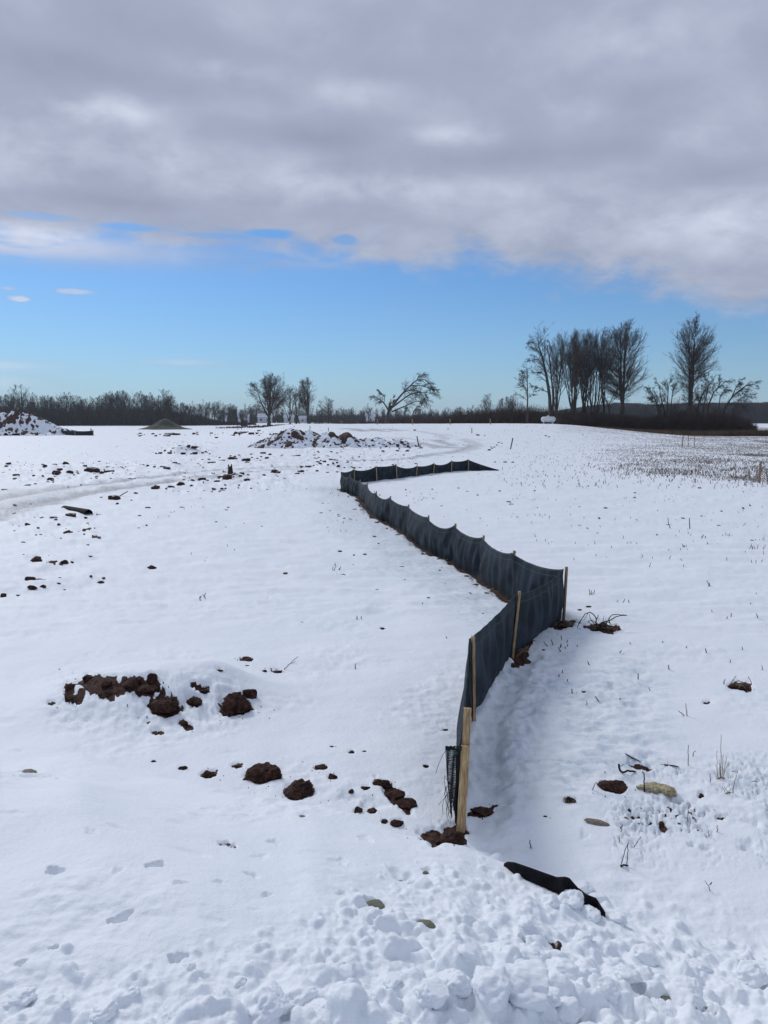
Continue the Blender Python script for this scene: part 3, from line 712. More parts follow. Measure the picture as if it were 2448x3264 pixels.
for c_ in CLODS:
    p = pix(c_['px'], c_['py'] + c_['h'] * .42); c_['p'] = p
    wr = c_['w'] / F * math.hypot(p.y, CAMZ - p.z) / 2; c_['wr'] = wr
    if p.y < 14:
        splat(pit, p.x, p.y + wr * .5, wr * 1.10, wr * .98, 0, min(.022, wr * .4), 2.4, .2, c_['px'])
        s = window(p.x, p.y + wr * .5, wr * 1.3)
        q = np.hypot(X[s] - p.x, Y[s] - p.y - wr * .5) / (wr * 1.05)
        if c_['name'] == 'soil_clod':
            np.maximum(soil[s], .62 * sst(1.05, .8, q), out=soil[s])  # soil-coloured ring painted for the shade in the melted gap around the clod
            s = window(p.x, p.y + wr * .3, wr * 2.3 + .03); q = np.hypot(X[s] - p.x, (Y[s] - p.y - wr * .3)) / (wr * 2.2 + .02)
            np.maximum(soil[s], .95 * sst(.50, .64, fbm(X[s] / .022, Y[s] / .022, 2, 131) - .35 * q), out=soil[s])
Z = B + bump1 + bump2 - pit * (1 - sst(30, 60, R2))
idx = np.arange(X.size).reshape(X.shape)
Q = np.stack([idx[:-1, :-1], idx[1:, :-1], idx[1:, 1:], idx[:-1, 1:]], -1).reshape(-1, 4)
gobj = mesh_np('ground', np.stack([X, Y, Z], -1), Q[:, ::-1], m_ground, attrs=dict(soil=soil, slush=slush, ice=icea, straw=straw))
tag(gobj, 'snow covered field with a ploughed snow bank in front', kind='structure')
def surf(x, y):
    r = math.hypot(x, y); a = math.atan2(x, y)
    i = min(max(np.searchsorted(rr, r), 1), len(rr) - 1); j = min(max(np.searchsorted(azc, a), 1), len(azc) - 1)
    return float(Z[i, j])

# ------------------------------------------------------------------ clod meshes
def ico(sub):
    bm = bmesh.new(); bmesh.ops.create_icosphere(bm, subdivisions=sub, radius=1)
    V = np.array([v.co[:] for v in bm.verts]); Fc = np.array([[v.index for v in f.verts] for f in bm.faces]); bm.free(); return V, Fc
ICO = {k: ico(k) for k in (2, 3, 4, 5)}
def lump(seed, sub, cuts=6, rough=.22, fine=.06):
    V, Fc = ICO[sub]; V = V.copy(); rg_ = np.random.RandomState(seed)
    d = 1 + rough * n3(V * 1.6 + seed, seed) + rough * .5 * n3(V * 3.7 + seed, seed + 1)
    V = V * d[:, None]
    for k in range(cuts):
        n_ = rg_.normal(size=3); n_ /= np.linalg.norm(n_); c0 = rg_.uniform(.55, .88)
        ex = np.maximum(V @ n_ - c0, 0); V = V - ex[:, None] * n_[None, :] * .9
    if fine:
        nn = V / (np.linalg.norm(V, axis=1, keepdims=True) + 1e-9)
        V = V + nn * (fine * n3(V * 8, seed + 5) + fine * .6 * n3(V * 17, seed + 7))[:, None]
    return V, Fc
shared = {}
def lump_mesh(kind, var, sub, m, **kw):
    k = (kind, var, sub)
    if k not in shared:
        V, Fc = lump(var * 13 + 5, sub, **kw)
        o = mesh_np(kind, V, Fc, m); me = o.data; bpy.data.objects.remove(o); shared[k] = me
    return shared[k]
for i, c_ in enumerate(CLODS):
    p, wr = c_['p'], c_['wr']
    near = p.y < 16
    depr = math.atan2(CAMZ - p.z, p.y)
    hpx = c_['h']; tot = hpx / F * math.hypot(p.y, CAMZ - p.z)       # apparent height in metres on the image plane
    depth = wr * (.75 if near else .8)
    zr = max((tot - 2 * depth * math.sin(depr) * .55) / (2 * math.cos(depr) * .75), wr * .28)
    zr = min(zr, wr * 1.0)
    if c_['m'] == 'stone': me = lump_mesh('stone', i % 3, 4, m_stone, cuts=7, rough=.15, fine=.03)
    elif near: me = lump_mesh('soil_clod', i, 5 if c_['w'] > 38 else 4, m_soil, cuts=11, rough=.34, fine=.085)
    else: me = lump_mesh('far_clod', i % 9, 3, m_soil_f if i % 2 else m_soil_s, cuts=4, rough=.35, fine=.08)
    o = bpy.data.objects.new(c_['name'], me); COL.objects.link(o)
    zg = surf(p.x, p.y + depth * .5) if near else p.z
    o.location = (p.x, p.y + depth * .5, zg + zr * (.16 if near else .25))
    o.scale = (wr * (1.05 if near else .9), depth, zr * (1 if near else .85)); o.rotation_euler = (rnd.uniform(-.15, .15), rnd.uniform(-.15, .15), c_['rot'] if c_['rot'] is not None else rnd.uniform(-.35, .35))
    tag(o, c_['label'], c_['cat'], c_['group'])
    if c_['m'] == 'grass':
        # dead grass blades hugging the clod
        rg_ = np.random.RandomState(i); pol = []
        for k in range(60):
            th = rg_.uniform(0, 6.28); ph = rg_.uniform(.2, 1.3); L = rg_.uniform(.7, 1.5)
            p0 = np.array([math.cos(th) * .9, math.sin(th) * .9, rg_.uniform(0, .6)]); dr = np.array([math.cos(th + 1) * .5, math.sin(th + 1) * .5, rg_.uniform(.1, .8)])
            pp = np.array([p0 + dr * L * t_ - np.array([0, 0, .7 * t_ * t_ * L]) + 0 for t_ in (0, .33, .66, 1)]); pol.append((pp, np.array([.03, .03, .022, .008])))
        v, q = tubes(pol, 3); gobj2 = mesh_np('grass_blades', v, q, m_straw if i % 2 else m_root, o)

# chunks of ploughed snow big enough to lift
for i, (px, py, w_, h_) in enumerate([(845, 3238, 130, 80), (949, 3190, 110, 80), (1790, 3120, 130, 100), (1800, 3215, 120, 110), (1668, 3215, 170, 90), (1557, 3140, 66, 60), (1668, 3132, 52, 60), (2345, 3222, 60, 40),
                                      (1965, 2922, 64, 40), (1757, 2872, 56, 32), (1570, 3240, 120, 60), (1190, 2925, 42, 36), (1490, 3080, 60, 40), (2060, 3050, 70, 40), (600, 3080, 40, 40), (190, 3210, 50, 32), (1250, 3150, 60, 40), (2240, 3080, 60, 34), (1380, 3220, 90, 50), (700, 3200, 60, 36), (1100, 3110, 56, 34), (2130, 3245, 70, 36), (420, 3170, 46, 30), (1680, 2950, 50, 36), (1860, 2990, 56, 34), (1828, 2876, 70, 34), (1884, 2908, 62, 40), (1700, 3060, 90, 70), (1600, 3040, 60, 50), (2000, 3130, 80, 50), (1450, 3170, 90, 60), (1330, 3110, 56, 40), (1010, 3235, 90, 50), (560, 3235, 100, 50), (330, 3245, 70, 40), (60, 3180, 80, 40), (2200, 3180, 70, 40), (2400, 3120, 80, 44), (1920, 3190, 90, 60), (760, 3120, 46, 34), (1740, 3190, 80, 90)]):
    p = pix(px, py + h_ * .35); wr = w_ / F * math.hypot(p.y, CAMZ - p.z) / 2 * 1.05
    V, Fc = lump(300 + i, 5 if w_ > 60 else 4, cuts=2, rough=.30, fine=.05)
    o = mesh_np('snow_chunk', V, Fc, m_snow)
    o.location = (p.x, p.y + wr * .3, surf(p.x, p.y + wr * .3) + wr * .08); o.scale = (wr, wr * .85, wr * .55); o.rotation_euler = (rnd.uniform(-.25, .25), rnd.uniform(-.25, .25), rnd.uniform(0, 6))
    tag(o, 'white chunk of ploughed snow in the churned snow at the bottom of the picture', 'snow chunk', 'chunks of ploughed snow in the foreground')

# ------------------------------------------------------------------ silt fence
def fabric(name, B_, T_, mat_, parent, nus, nv=16, sag=.05, bulge=.05, seed=0, sink=.05, drop=.012, thick=.004):
    """one continuous cloth through the stakes. B_/T_: lists of Vectors"""
    Us, cols = [], []
    u_acc = 0.0; rg_ = np.random.RandomState(seed)
    for i in range(len(B_) - 1):
        b0, b1, t0, t1 = (np.array(v) for v in (B_[i], B_[i + 1], T_[i], T_[i + 1]))
        L = np.linalg.norm(b1 - b0); nrm = np.array([-(b1 - b0)[1], (b1 - b0)[0], 0]) / max(L, 1e-6)   # left of travel
        sg = (sag[i] * rg_.uniform(.6, 1.6)) if isinstance(sag, (list, tuple)) else sag * rg_.uniform(.6, 1.5)
        bl = bulge[i] if isinstance(bulge, (list, tuple)) else bulge * rg_.uniform(.5, 1.4)
        nu = nus[i] if isinstance(nus, (list, tuple)) else nus
        ks = range(nu + (1 if i == len(B_) - 2 else 0))
        for k in ks:
            u = k / nu; arch = 4 * u * (1 - u)
            bb = b0 + (b1 - b0) * u; tt = t0 + (t1 - t0) * u
            g_ = surf(bb[0], bb[1]); bb = np.array([bb[0], bb[1], g_ - sink])
            tt = tt - np.array([0, 0, drop + sg * (arch ** .8)])
            if tt[2] < bb[2] + .04: tt[2] = bb[2] + .04
            v = np.linspace(0, 1, nv)
            pts_ = bb[None, :] + (tt - bb)[None, :] * v[:, None]
            prof = np.sin(np.pi * np.clip(v, 0, 1)) ** .8 * (1.15 - .5 * v)
            s_ = u_acc + u * L
            edge = np.exp(-u * 5) + np.exp(-(1 - u) * 5)
            wr_ = .030 * n2(np.full(nv, s_ * 7.0), v * 1.3 + seed, seed + 2) + .012 * edge * np.sin(u * 26 + v * 5 + seed)
            dg = .014 * np.sin((v * 2.6 - abs(u - .5) * 6) * 3 + i) * np.exp(-np.minimum(u, 1 - u) * 3.5)
            off = bl * arch ** .7 * prof + (wr_ * (1 - .6 * min(edge, 1)) + dg * .8) * np.sin(np.pi * np.clip(v * .9 + .05, 0, 1)) * 1.3
            tuck = .02 * np.clip(1 - v * 7, 0, 1)
            pts_ = pts_ + nrm[None, :] * (off + tuck)[:, None]
            cols.append(pts_); Us.append(s_)
        u_acc += L
    C = np.array(cols); N = len(C)
    idx = np.arange(N * nv).reshape(N, nv)
    Q = np.stack([idx[:-1, :-1], idx[1:, :-1], idx[1:, 1:], idx[:-1, 1:]], -1).reshape(-1, 4)
    o = mesh_np(name, C.reshape(-1, 3), Q, mat_, parent)
    uvl = o.data.uv_layers.new(name='UVMap')
    UU = np.repeat(np.array(Us), nv); VV = np.tile(np.linspace(0, 1, nv), N)
    li = np.empty(len(o.data.loops), np.int32); o.data.loops.foreach_get('vertex_index', li)
    uvl.data.foreach_set('uv', np.stack([UU[li], VV[li]], -1).ravel().astype(np.float32))
    md = o.modifiers.new('thickness', 'SOLIDIFY'); md.thickness = thick; md.offset = 0
    return o
def stake(b, t, m_, parent, w_=.034, d_=.018, name='stake', point=True, sink=.12, rz=0.0, over=0.0):
    b = Vector(b); t = Vector(t); ax = (t - b); L = ax.length; ax.normalize()
    x_ = Vector((math.cos(rz), math.sin(rz), 0)); y_ = ax.cross(x_).normalized(); x_ = y_.cross(ax)
    bm = bmesh.new(); rings = []
    for s_, k in ((-sink, .15 if point else 1), (-sink * .4 if point else -sink * .5, 1), (L * .5, 1), (L - .004, 1), (L, .90)):
        c = b + ax * s_
        c = c + x_ * (rnd.uniform(-.001, .001))
        rings.append([bm.verts.new(c + x_ * sx_ * w_ / 2 * k + y_ * sy_ * d_ / 2 * k) for sx_, sy_ in ((-1, -1), (1, -1), (1, 1), (-1, 1))])
    for a_, b_ in zip(rings[:-1], rings[1:]):
        for k in range(4): bm.faces.new((a_[k], a_[(k + 1) % 4], b_[(k + 1) % 4], b_[k]))
    bm.faces.new(rings[0][::-1]); bm.faces.new(rings[-1])
    bmesh.ops.recalc_face_normals(bm, faces=bm.faces)
    me = bpy.data.meshes.new(name); bm.to_mesh(me); bm.free(); me.materials.append(m_)
    o = bpy.data.objects.new(name, me); COL.objects.link(o)
    if parent: o.parent = parent
    return o
fence = empty('silt_fence', (0, 0, 0), 'long black silt fence on wooden stakes zigzagging across the snow from the foreground', 'fence')
for i in range(len(FB)):
    FB[i].z = surf(FB[i].x, FB[i].y)
Bp = [Vector(v) for v in FB]; Tp = [Vector(v) for v in FT]
nxt = lambda i: (Bp[min(i + 1, len(Bp) - 1)] - Bp[max(i - 1, 0)]).normalized()
# cloth runs on the left of the stakes
cb, ct = [], []
for i in range(len(Bp)):
    d_ = nxt(i); nl = Vector((-d_.y, d_.x, 0)); off = .030
    cb.append(Bp[i] + nl * off); ct.append(Tp[i] + nl * off)
cb[0] = cb[0] + Vector((.012, .05, 0)); ct[0] = ct[0] + Vector((.012, .05, -.03))
cb.append(FEND); ct.append(FEND + Vector((0, 0, .05)))
nus = [70, 70, 70, 60] + [34] * (len(cb) - 5)
sags = [.03, .02, .04, .05] + [(.06, .09, .075, .08)[k % 4] for k in range(len(cb) - 6)] + [.02]
sags[17] = .12; sags[18] = .10; sags[16] = .05
bulg = [.035, -.03, -.05, .05] + [(.05, .07, .06, .08)[k % 4] for k in range(len(cb) - 6)] + [.02]
fabric('fabric', cb, ct, m_fab, fence, nus, 22, sags, bulg, 4)
for i in range(len(Bp)):
    if i == 0: continue
    if i == 14: continue
    d_ = nxt(i)
    stake(Bp[i], Tp[i] + (Tp[i] - Bp[i]).normalized() * .012, m_wood if i < 3 or i >= 15 else m_woodd, fence, .036 if i > 1 else .034, .022, rz=math.atan2(d_.y, d_.x) + (0.4 if i < 4 else 0))
# double stake at the near end
b0 = Bp[0]; tA = at_y(1490, 2257, b0.y + .02); tB = at_y(1484, 2378, b0.y - .02)
sa = stake(b0 + Vector((.006, .022, 0)), tA, m_wood, fence, .044, .022, rz=-.12)
sb = stake(b0 + Vector((-.004, -.016, 0)), tB, m_wood, fence, .050, .024, rz=-.12, point=True, sink=.05)
# torn woven netting on the left of the double stake
net = []; grn = []
def netp(u, v):   # u 0 left..1 right, v 0 top..1 bottom
    xl = 1420 + (1441 - 1420) * v ** 1.4; xr = 1474 - 14 * v
    px_ = xl + (xr - xl) * u; py_ = 2380 + (2625 - 2380) * v + 10 * (1 - u) * (1 - v) * 0
    return np.array(at_y(px_, py_, b0.y - .004 + .02 * math.sin(u * 5 + v * 4) * (1 - v * .5)))
rg_ = np.random.RandomState(8)
for k in range(17):
    u = k / 16; ve = 1 if u > .55 else .62 + .3 * rg_.rand() + .2 * u
    net.append((np.array([netp(min(max(u + .02 * math.sin(v * 9 + k), 0), 1), v) for v in np.linspace(0, ve, 14)]), np.full(14, .0021)))
for k in range(46):
    v = (k + rg_.uniform(-.3, .3)) / 46; v = max(v, 0); u0 = 0 if v < .6 else min((v - .6) * 1.6, .5); u1 = 1
    if .2 < v < .5 and k % 3 == 0: continue
    net.append((np.array([netp(u, v + .01 * math.sin(u * 7 + k)) for u in np.linspace(u0, u1, 10)]), np.full(10, .0019)))
for k in range(16):
    u = rg_.rand() * .3; v = rg_.uniform(.3, .8); p0 = netp(u, v); L = rg_.uniform(.05, .16)
    dr = np.array([rg_.uniform(-.35, .05), rg_.uniform(-.1, .1), -1.0]); tt_ = np.linspace(0, 1, 6)
    net.append((p0[None, :] + dr[None, :] * L * tt_[:, None] + np.array([-.02, 0, 0])[None, :] * np.sin(tt_ * 3 + k)[:, None], np.full(6, .0013)))
net.append((np.array([at_y(*q, b0.y) for q in ((1421, 2392), (1412, 2405), (1403, 2425), (1395, 2445), (1389, 2466))]), np.full(5, .0013)))
for k in range(3):
    grn.append((np.array([netp(u, .055 + .012 * k + .01 * math.sin(u * 20 + k)) for u in np.linspace(.1, .72, 12)]) + np.array([0, -.004, 0]), np.full(12, .0010)))
v, q = tubes(net, 4); nobj = mesh_np('torn_netting', v, q, m_thread, fence)
v, q = tubes(grn, 4); mesh_np('green_stitching', v, q, m_green, nobj)
# solid folded cloth between netting and stake
fo = np.array([[netp(u, v_) + np.array([0, .012 + .012 * math.sin(u * 9), 0]) for v_ in np.linspace(0, 1.04, 16)] for u in np.linspace(.62, 1.12, 8)])
fo2 = np.array([[netp(u, v_) + np.array([0, .006 * math.sin(u * 25), .004]) for v_ in np.linspace(0, .055, 4)] for u in np.linspace(0, 1.1, 14)])
for f3 in (fo, fo2):
    nU, nV = f3.shape[:2]; ix = np.arange(nU * nV).reshape(nU, nV)
    Qf = np.stack([ix[:-1, :-1], ix[1:, :-1], ix[1:, 1:], ix[:-1, 1:]], -1).reshape(-1, 4)
    o = mesh_np('folded_cloth', f3.reshape(-1, 3), Qf, m_thread, nobj); md = o.modifiers.new('t', 'SOLIDIFY'); md.thickness = .003
ss_ = at_y(1468, 2386, b0.y - .01); stake(ss_ + Vector((-.028, 0, .008)), ss_ + Vector((.012, 0, -.004)), m_wood, nobj, .010, .006, name='wood_splinter', point=False, sink=.001)

# far left fence in front of the far soil pile
lf = empty('silt_fence', (0, 0, 0), 'low black silt fence in front of the far left soil pile', 'fence')
lb, lt = [], []
for k, px in enumerate((-70, 0, 41, 108, 174, 240, 298)):
    p = pix(px, 1388 - (1 if k < 5 else 0)); lb.append(p); lt.append(Vector((p.x, p.y, p.z + (.95, .78, .85, .9, .92, .72, .8)[k])))
fabric('fabric', lb, lt, m_fab, lf, 12, 8, .10, .12, 9, .1, .02, .02)
for b_, t_ in zip(lb[1:], lt[1:]): stake(b_ + Vector((0, -.08, 0)), t_ + Vector((0, -.08, .08)), m_woodd, lf, .11, .06)
stake(lb[-1] + Vector((-.35, .15, 0)), lt[-1] + Vector((-.42, .15, .30)), m_woodd, lf, .16, .06)

# ------------------------------------------------------------------ big piles
def pile(name, cx, cy, wx, wy, bumps, nl, lr, label, cat, m_, seed, soilp=.75, nx=260, ny=170, rough=.12, soil0=0.0):
    xs = np.linspace(-wx, wx, nx); ys = np.linspace(-wy, wy, ny); Xp, Yp = np.meshgrid(xs, ys)
    z = np.zeros_like(Xp)
    for bx, by, ax, ay, h, pw in bumps:
        q = np.sqrt(((Xp - bx) / ax) ** 2 + ((Yp - by) / ay) ** 2) * (1 + .14 * n2(Xp / ax * 1.4, Yp / ay * 1.4, seed))
        z = np.maximum(z, h * np.exp(-q ** pw)) + .25 * h * np.exp(-q ** pw) * 0
    base = z.copy(); z = z + rough * z ** .5 * fbm(Xp / .8, Yp / .8, 3, seed)
    so_ = np.full(Xp.shape, soil0); rg_ = np.random.RandomState(seed); add = np.zeros_like(z)
    dx_, dy_ = xs[1] - xs[0], ys[1] - ys[0]; n_ = 0; tries = 0
    while n_ < nl and tries < nl * 12:
        tries += 1
        x_, y_ = rg_.uniform(-wx, wx), rg_.uniform(-wy, wy)
        i, j = int((y_ + wy) / dy_), int((x_ + wx) / dx_)
        if base[min(i, ny - 1), min(j, nx - 1)] < .07: continue
        r_ = lr * math.exp(rg_.normal(0, .45)); k = int(r_ * 1.6 / min(dx_, dy_)) + 2
        s = (slice(max(i - k, 0), i + k), slice(max(j - k, 0), j + k))
        q = np.sqrt(((Xp[s] - x_) / r_) ** 2 + ((Yp[s] - y_) / (r_ * rg_.uniform(.7, 1.2))) ** 2) * (1 + .25 * n2(Xp[s] / r_ * 1.5, Yp[s] / r_ * 1.5, seed + n_ % 50))
        np.maximum(add[s], r_ * .75 * np.maximum(0, 1 - q ** 3) ** .5, out=add[s])
        if rg_.rand() < soilp: np.maximum(so_[s], sst(1.15, .75, q) * rg_.uniform(.45, 1.0), out=so_[s])
        n_ += 1
    gzv = H(cx + Xp, cy + Yp)
    edge = sst(.0, .14, base)
    zz = z + add * edge - .25 * (1 - edge)
    V = np.stack([Xp, Yp, gzv + zz - 0.0], -1)
    z0 = gz(cx, cy); V[..., 2] -= z0
    ix = np.arange(nx * ny).reshape(ny, nx)
    Qp = np.stack([ix[:-1, :-1], ix[:-1, 1:], ix[1:, 1:], ix[1:, :-1]], -1).reshape(-1, 4)
    o = mesh_np(name, V.reshape(-1, 3), Qp, m_, attrs=dict(soil=so_))
    o.location = (cx, cy, z0); return tag(o, label, cat)
def xat(px, y): return (px - 1224) / F * y * 1.0
yc = 64.0
S = yc / F
pile('soil_pile', xat(1040, yc), yc, 9.2, 3.6,
     [(-2.9, 0, 1.9, 1.6, 1.42, 1.9), (-1.6, .2, 1.9, 1.5, 1.12, 2), (-4.0, -.2, 1.4, 1.2, 1.0, 2), (.2, -.1, 1.9, 1.3, .98, 2), (1.9, 0, 1.7, 1.2, .78, 2), (3.9, 0, 1.7, 1.1, .62, 2.2), (5.9, -.1, 1.6, .9, .45, 2.2), (-5.0, -.3, .8, .8, .25, 2)],
     1300, .095, 'long lumpy pile of dark soil and snow in the middle of the field', 'soil pile', m_pile, 21, .42, 420, 190)
pile('soil_pile', xat(45, 126), 126, 12.8, 6, [(.5, 0, 6.5, 3.6, 3.35, 2.4), (-4.5, 0, 4, 3.4, 3.3, 2.2), (5.5, -.5, 3.4, 2.4, 1.9, 2), (8.6, -1, 2.2, 1.6, .8, 2)],
     1200, .19, 'tall snow dusted soil pile at the far left behind the low silt fence', 'soil pile', m_pile, 23, .50, 420, 200, .25)
pile('gravel_pile', xat(533, 186), 186, 6.6, 5, [(-.1, 0, 3.1, 2.6, 2.55, 1.7), (1.6, 0, 2.4, 2.0, 1.1, 1.8)], 0, .1, 'smooth olive grey gravel pile standing far off on the snow', 'gravel pile', m_gravel, 25, .6, 120, 80, .03)

# ------------------------------------------------------------------ tree stump, pipe, plastic, wood, posts
p = pix(735, 1508)
V, Fc = ICO[4]; V = V.copy()
stv = []
for k in range(9):
    t_ = k / 8; stv.append((.30 - .13 * t_ ** .6 + (.12 if k == 0 else 0)))
rings = []
for k in range(9):
    for j in range(14):
        th = j / 14 * 2 * math.pi; r_ = stv[k] * (.5 + .5 * 1) * (1 + .22 * math.sin(3 * th + k * .3) + .12 * math.sin(7 * th)) * .42
        top = .42 * (k / 8) * (1 + (.22 * math.sin(th * 2 + 1) if k == 8 else 0))
        rings.append((r_ * math.cos(th), r_ * math.sin(th) * .9, top))
ix = np.arange(9 * 14).reshape(9, 14); a, b_ = ix[:-1], ix[1:]
Qs = np.stack([a, np.roll(a, -1, 1), np.roll(b_, -1, 1), b_], -1).reshape(-1, 4)
capc = [(0, 0, .36)]; Vv = np.array(rings + capc)
o = mesh_np('tree_stump', Vv, np.concatenate([Qs, np.array([[ix[8, j], ix[8, (j + 1) % 14], 126, 126] for j in range(0)]).reshape(-1, 4).astype(int)]) if False else Qs, m_root)
bm = bmesh.new(); bm.from_mesh(o.data); bm.verts.ensure_lookup_table()
for j in range(14): bm.faces.new((bm.verts[int(ix[8, j])], bm.verts[int(ix[8, (j + 1) % 14])], bm.verts[126]))
bm.to_mesh(o.data); bm.free(); o.location = (p.x - .02, p.y, p.z - .05); o.scale = (1.05, 1.05, .85)
tag(o, 'short dark tree stump standing up from the dirt by the track', 'tree stump')
p0 = pix(283, 1640); p1 = pix(205, 1617)
nseg = 60; ax = (Vector((p1.x, p1.y, 0)) - Vector((p0.x, p0.y, 0))); L = ax.length; ax.normalize(); sd_ = Vector((-ax.y, ax.x, 0))
Vp = []; ns = 24
for k in range(nseg + 1):
    t_ = k / nseg; rad = .098 + .010 * (1 if (k // 2) % 2 else 0)
    for j in range(ns):
        th = j / ns * 2 * math.pi; c = Vector((p0.x, p0.y, p0.z + .02 - .12 * t_)) + ax * (L * t_)
        Vp.append(c + sd_ * math.cos(th) * rad + Vector((0, 0, math.sin(th) * rad)))
ix = np.arange((nseg + 1) * ns).reshape(nseg + 1, ns); a, b_ = ix[:-1], ix[1:]
o = mesh_np('drain_pipe', np.array(Vp), np.stack([a, np.roll(a, -1, 1), np.roll(b_, -1, 1), b_], -1).reshape(-1, 4), m_pipe, smooth=False)
o.modifiers.new('t', 'SOLIDIFY').thickness = .006
tag(o, 'short black corrugated drain pipe lying in the snow at the left', 'drain pipe')

# black plastic edge sticking out of the snow bank
top = [(1606, 2752), (1618, 2746), (1640, 2748), (1690, 2765), (1740, 2783), (1774, 2795), (1800, 2794), (1815, 2798), (1843, 2830), (1870, 2850), (1900, 2862), (1915, 2885), (1930, 2908)]
bot = [(1606, 2757), (1622, 2768), (1645, 2782), (1690, 2805), (1735, 2822), (1768, 2840), (1789, 2854), (1806, 2850), (1846, 2862), (1860, 2886), (1895, 2890), (1912, 2908), (1930, 2916)]
n_ = 90; ts_ = np.linspace(0, 1, n_); kt = np.linspace(0, 1, 13)
def lerp(L_, c): return np.interp(ts_, kt, [q[c] for q in L_])
P0 = [pix(x_, y_ + 10) for x_, y_ in zip(lerp(bot, 0), lerp(bot, 1))]
grid = []
for k in range(n_):
    Y0 = P0[k].y + .005; bx, by = lerp(bot, 0)[k], lerp(bot, 1)[k] + 9 * float(n2(np.array([k * .33]), np.array([1.5]), 5)[0]) + rnd.uniform(-2, 2); tx, ty = lerp(top, 0)[k], lerp(top, 1)[k]
    row_ = []
    for j in range(9):
        v_ = j / 8
        if v_ < .25: q_ = at_y(bx, by + 30 * (1 - v_ / .25), Y0 + .0)
        else:
            u_ = (v_ - .25) / .75; q_ = at_y(bx + (tx - bx) * u_, by + (ty - by) * u_, Y0 + .018 * u_ ** 2 + .004 * math.sin(k * .35))
        row_.append(q_)
    grid.append(row_)
ix = np.arange(n_ * 9).reshape(n_, 9)
o = mesh_np('plastic_edging', np.array([[list(q) for q in r_] for r_ in grid]).reshape(-1, 3), np.stack([ix[:-1, :-1], ix[1:, :-1], ix[1:, 1:], ix[:-1, 1:]], -1).reshape(-1, 4), m_plast)
md = o.modifiers.new('t', 'SOLIDIFY'); md.thickness = .0035; md.offset = -1
tag(o, 'jagged strip of black plastic sticking out of the snow bank', 'plastic')
# snow lying against its far side
for k, (px, py, w_, h_) in enumerate([(1850, 2812, 76, 30), (1905, 2850, 60, 36)]):
    p = pix(px, py + 20); V, Fc = lump(500 + k, 5, cuts=1, rough=.16, fine=.03); wr = w_ / F * 3.9 / 2
    o = mesh_np('snow_drift', V, Fc, m_snow); o.location = (p.x, p.y + .0, surf(p.x, p.y) + .01); o.scale = (wr, wr * .8, wr * .42)
    tag(o, 'soft snow heaped behind the black plastic strip, %s of two' % ('upper' if k == 0 else 'lower'), 'snow')

# splintered rotten wood
p0 = pix(2030, 2515); p1 = pix(2148, 2530)
a0 = Vector((p0.x, p0.y, surf(p0.x, p0.y) + .008)); a1 = Vector((p1.x, p1.y, surf(p1.x, p1.y) + .012))
Vp = []; nsx, nr = 46, 12; rg_ = np.random.RandomState(2)
for k in range(nsx):
    t_ = k / (nsx - 1); c = a0.lerp(a1, t_) + Vector((0, .015 * math.sin(t_ * 5), .004 * math.sin(t_ * 9)))
    rad = (.012 + .028 * min(1, t_ * 2.2)) * (1 if t_ < .93 else .75) * (1 + .25 * float(n2(np.array([k * .35]), np.array([3.3]), 79)[0]))
    for j in range(nr):
        th = j / nr * 2 * math.pi; r_ = rad * (1 + .5 * float(n2(np.array([k * .13]), np.array([j * 1.7]), 77)[0]) + .2 * float(n2(np.array([k * .7]), np.array([j * 2.1]), 78)[0]))
        Vp.append(c + Vector((0, math.cos(th) * r_ * 1.1, math.sin(th) * r_ * .62)))
ix = np.arange(nsx * nr).reshape(nsx, nr); a, b_ = ix[:-1], ix[1:]
o = mesh_np('rotten_log', np.array(Vp), np.stack([a, np.roll(a, -1, 1), np.roll(b_, -1, 1), b_], -1).reshape(-1, 4), m_log)
tag(o, 'splintered yellow rotten wood lying beside the big rooty clod', 'log')

# sticks, twigs and roots traced in depth-correct planes
def traced(name, lines, label, cat, m_, base=None, group=None, sides=5, wig=.015, parent=None):
    """lines: list of ([(px,py)...], width_px0, width_px1); stands at the depth of its base point"""
    pol = []
    for i, (pp, w0, w1) in enumerate(lines):
        bp = base or pp[0]; g_ = pix(*bp); rg_ = np.random.RandomState(i + 3)
        P_ = np.array([list(at_y(x_, y_, g_.y + (rg_.uniform(-wig, wig) if k else 0))) for k, (x_, y_) in enumerate(pp)])
        pz = np.linspace(w0, w1, len(pp)) / F * math.hypot(g_.y, CAMZ) / 2
        # resample
        tq = np.linspace(0, len(pp) - 1, max(4, len(pp) * 3)); P2 = np.stack([np.interp(tq, range(len(pp)), P_[:, c]) for c in range(3)], -1)
        P2 += rg_.normal(0, .0012, P2.shape); pol.append((P2, np.interp(tq, range(len(pp)), pz)))
    v, q = tubes(pol, sides); o = mesh_np(name, v, q, m_, parent)
    return tag(o, label, cat, group)
def zz(L_, x0, y0, s_): return [(x0 + a / s_, y0 + b / s_) for a, b in L_]
z4 = lambda L_: zz(L_, 1840, 1930, 7.54)
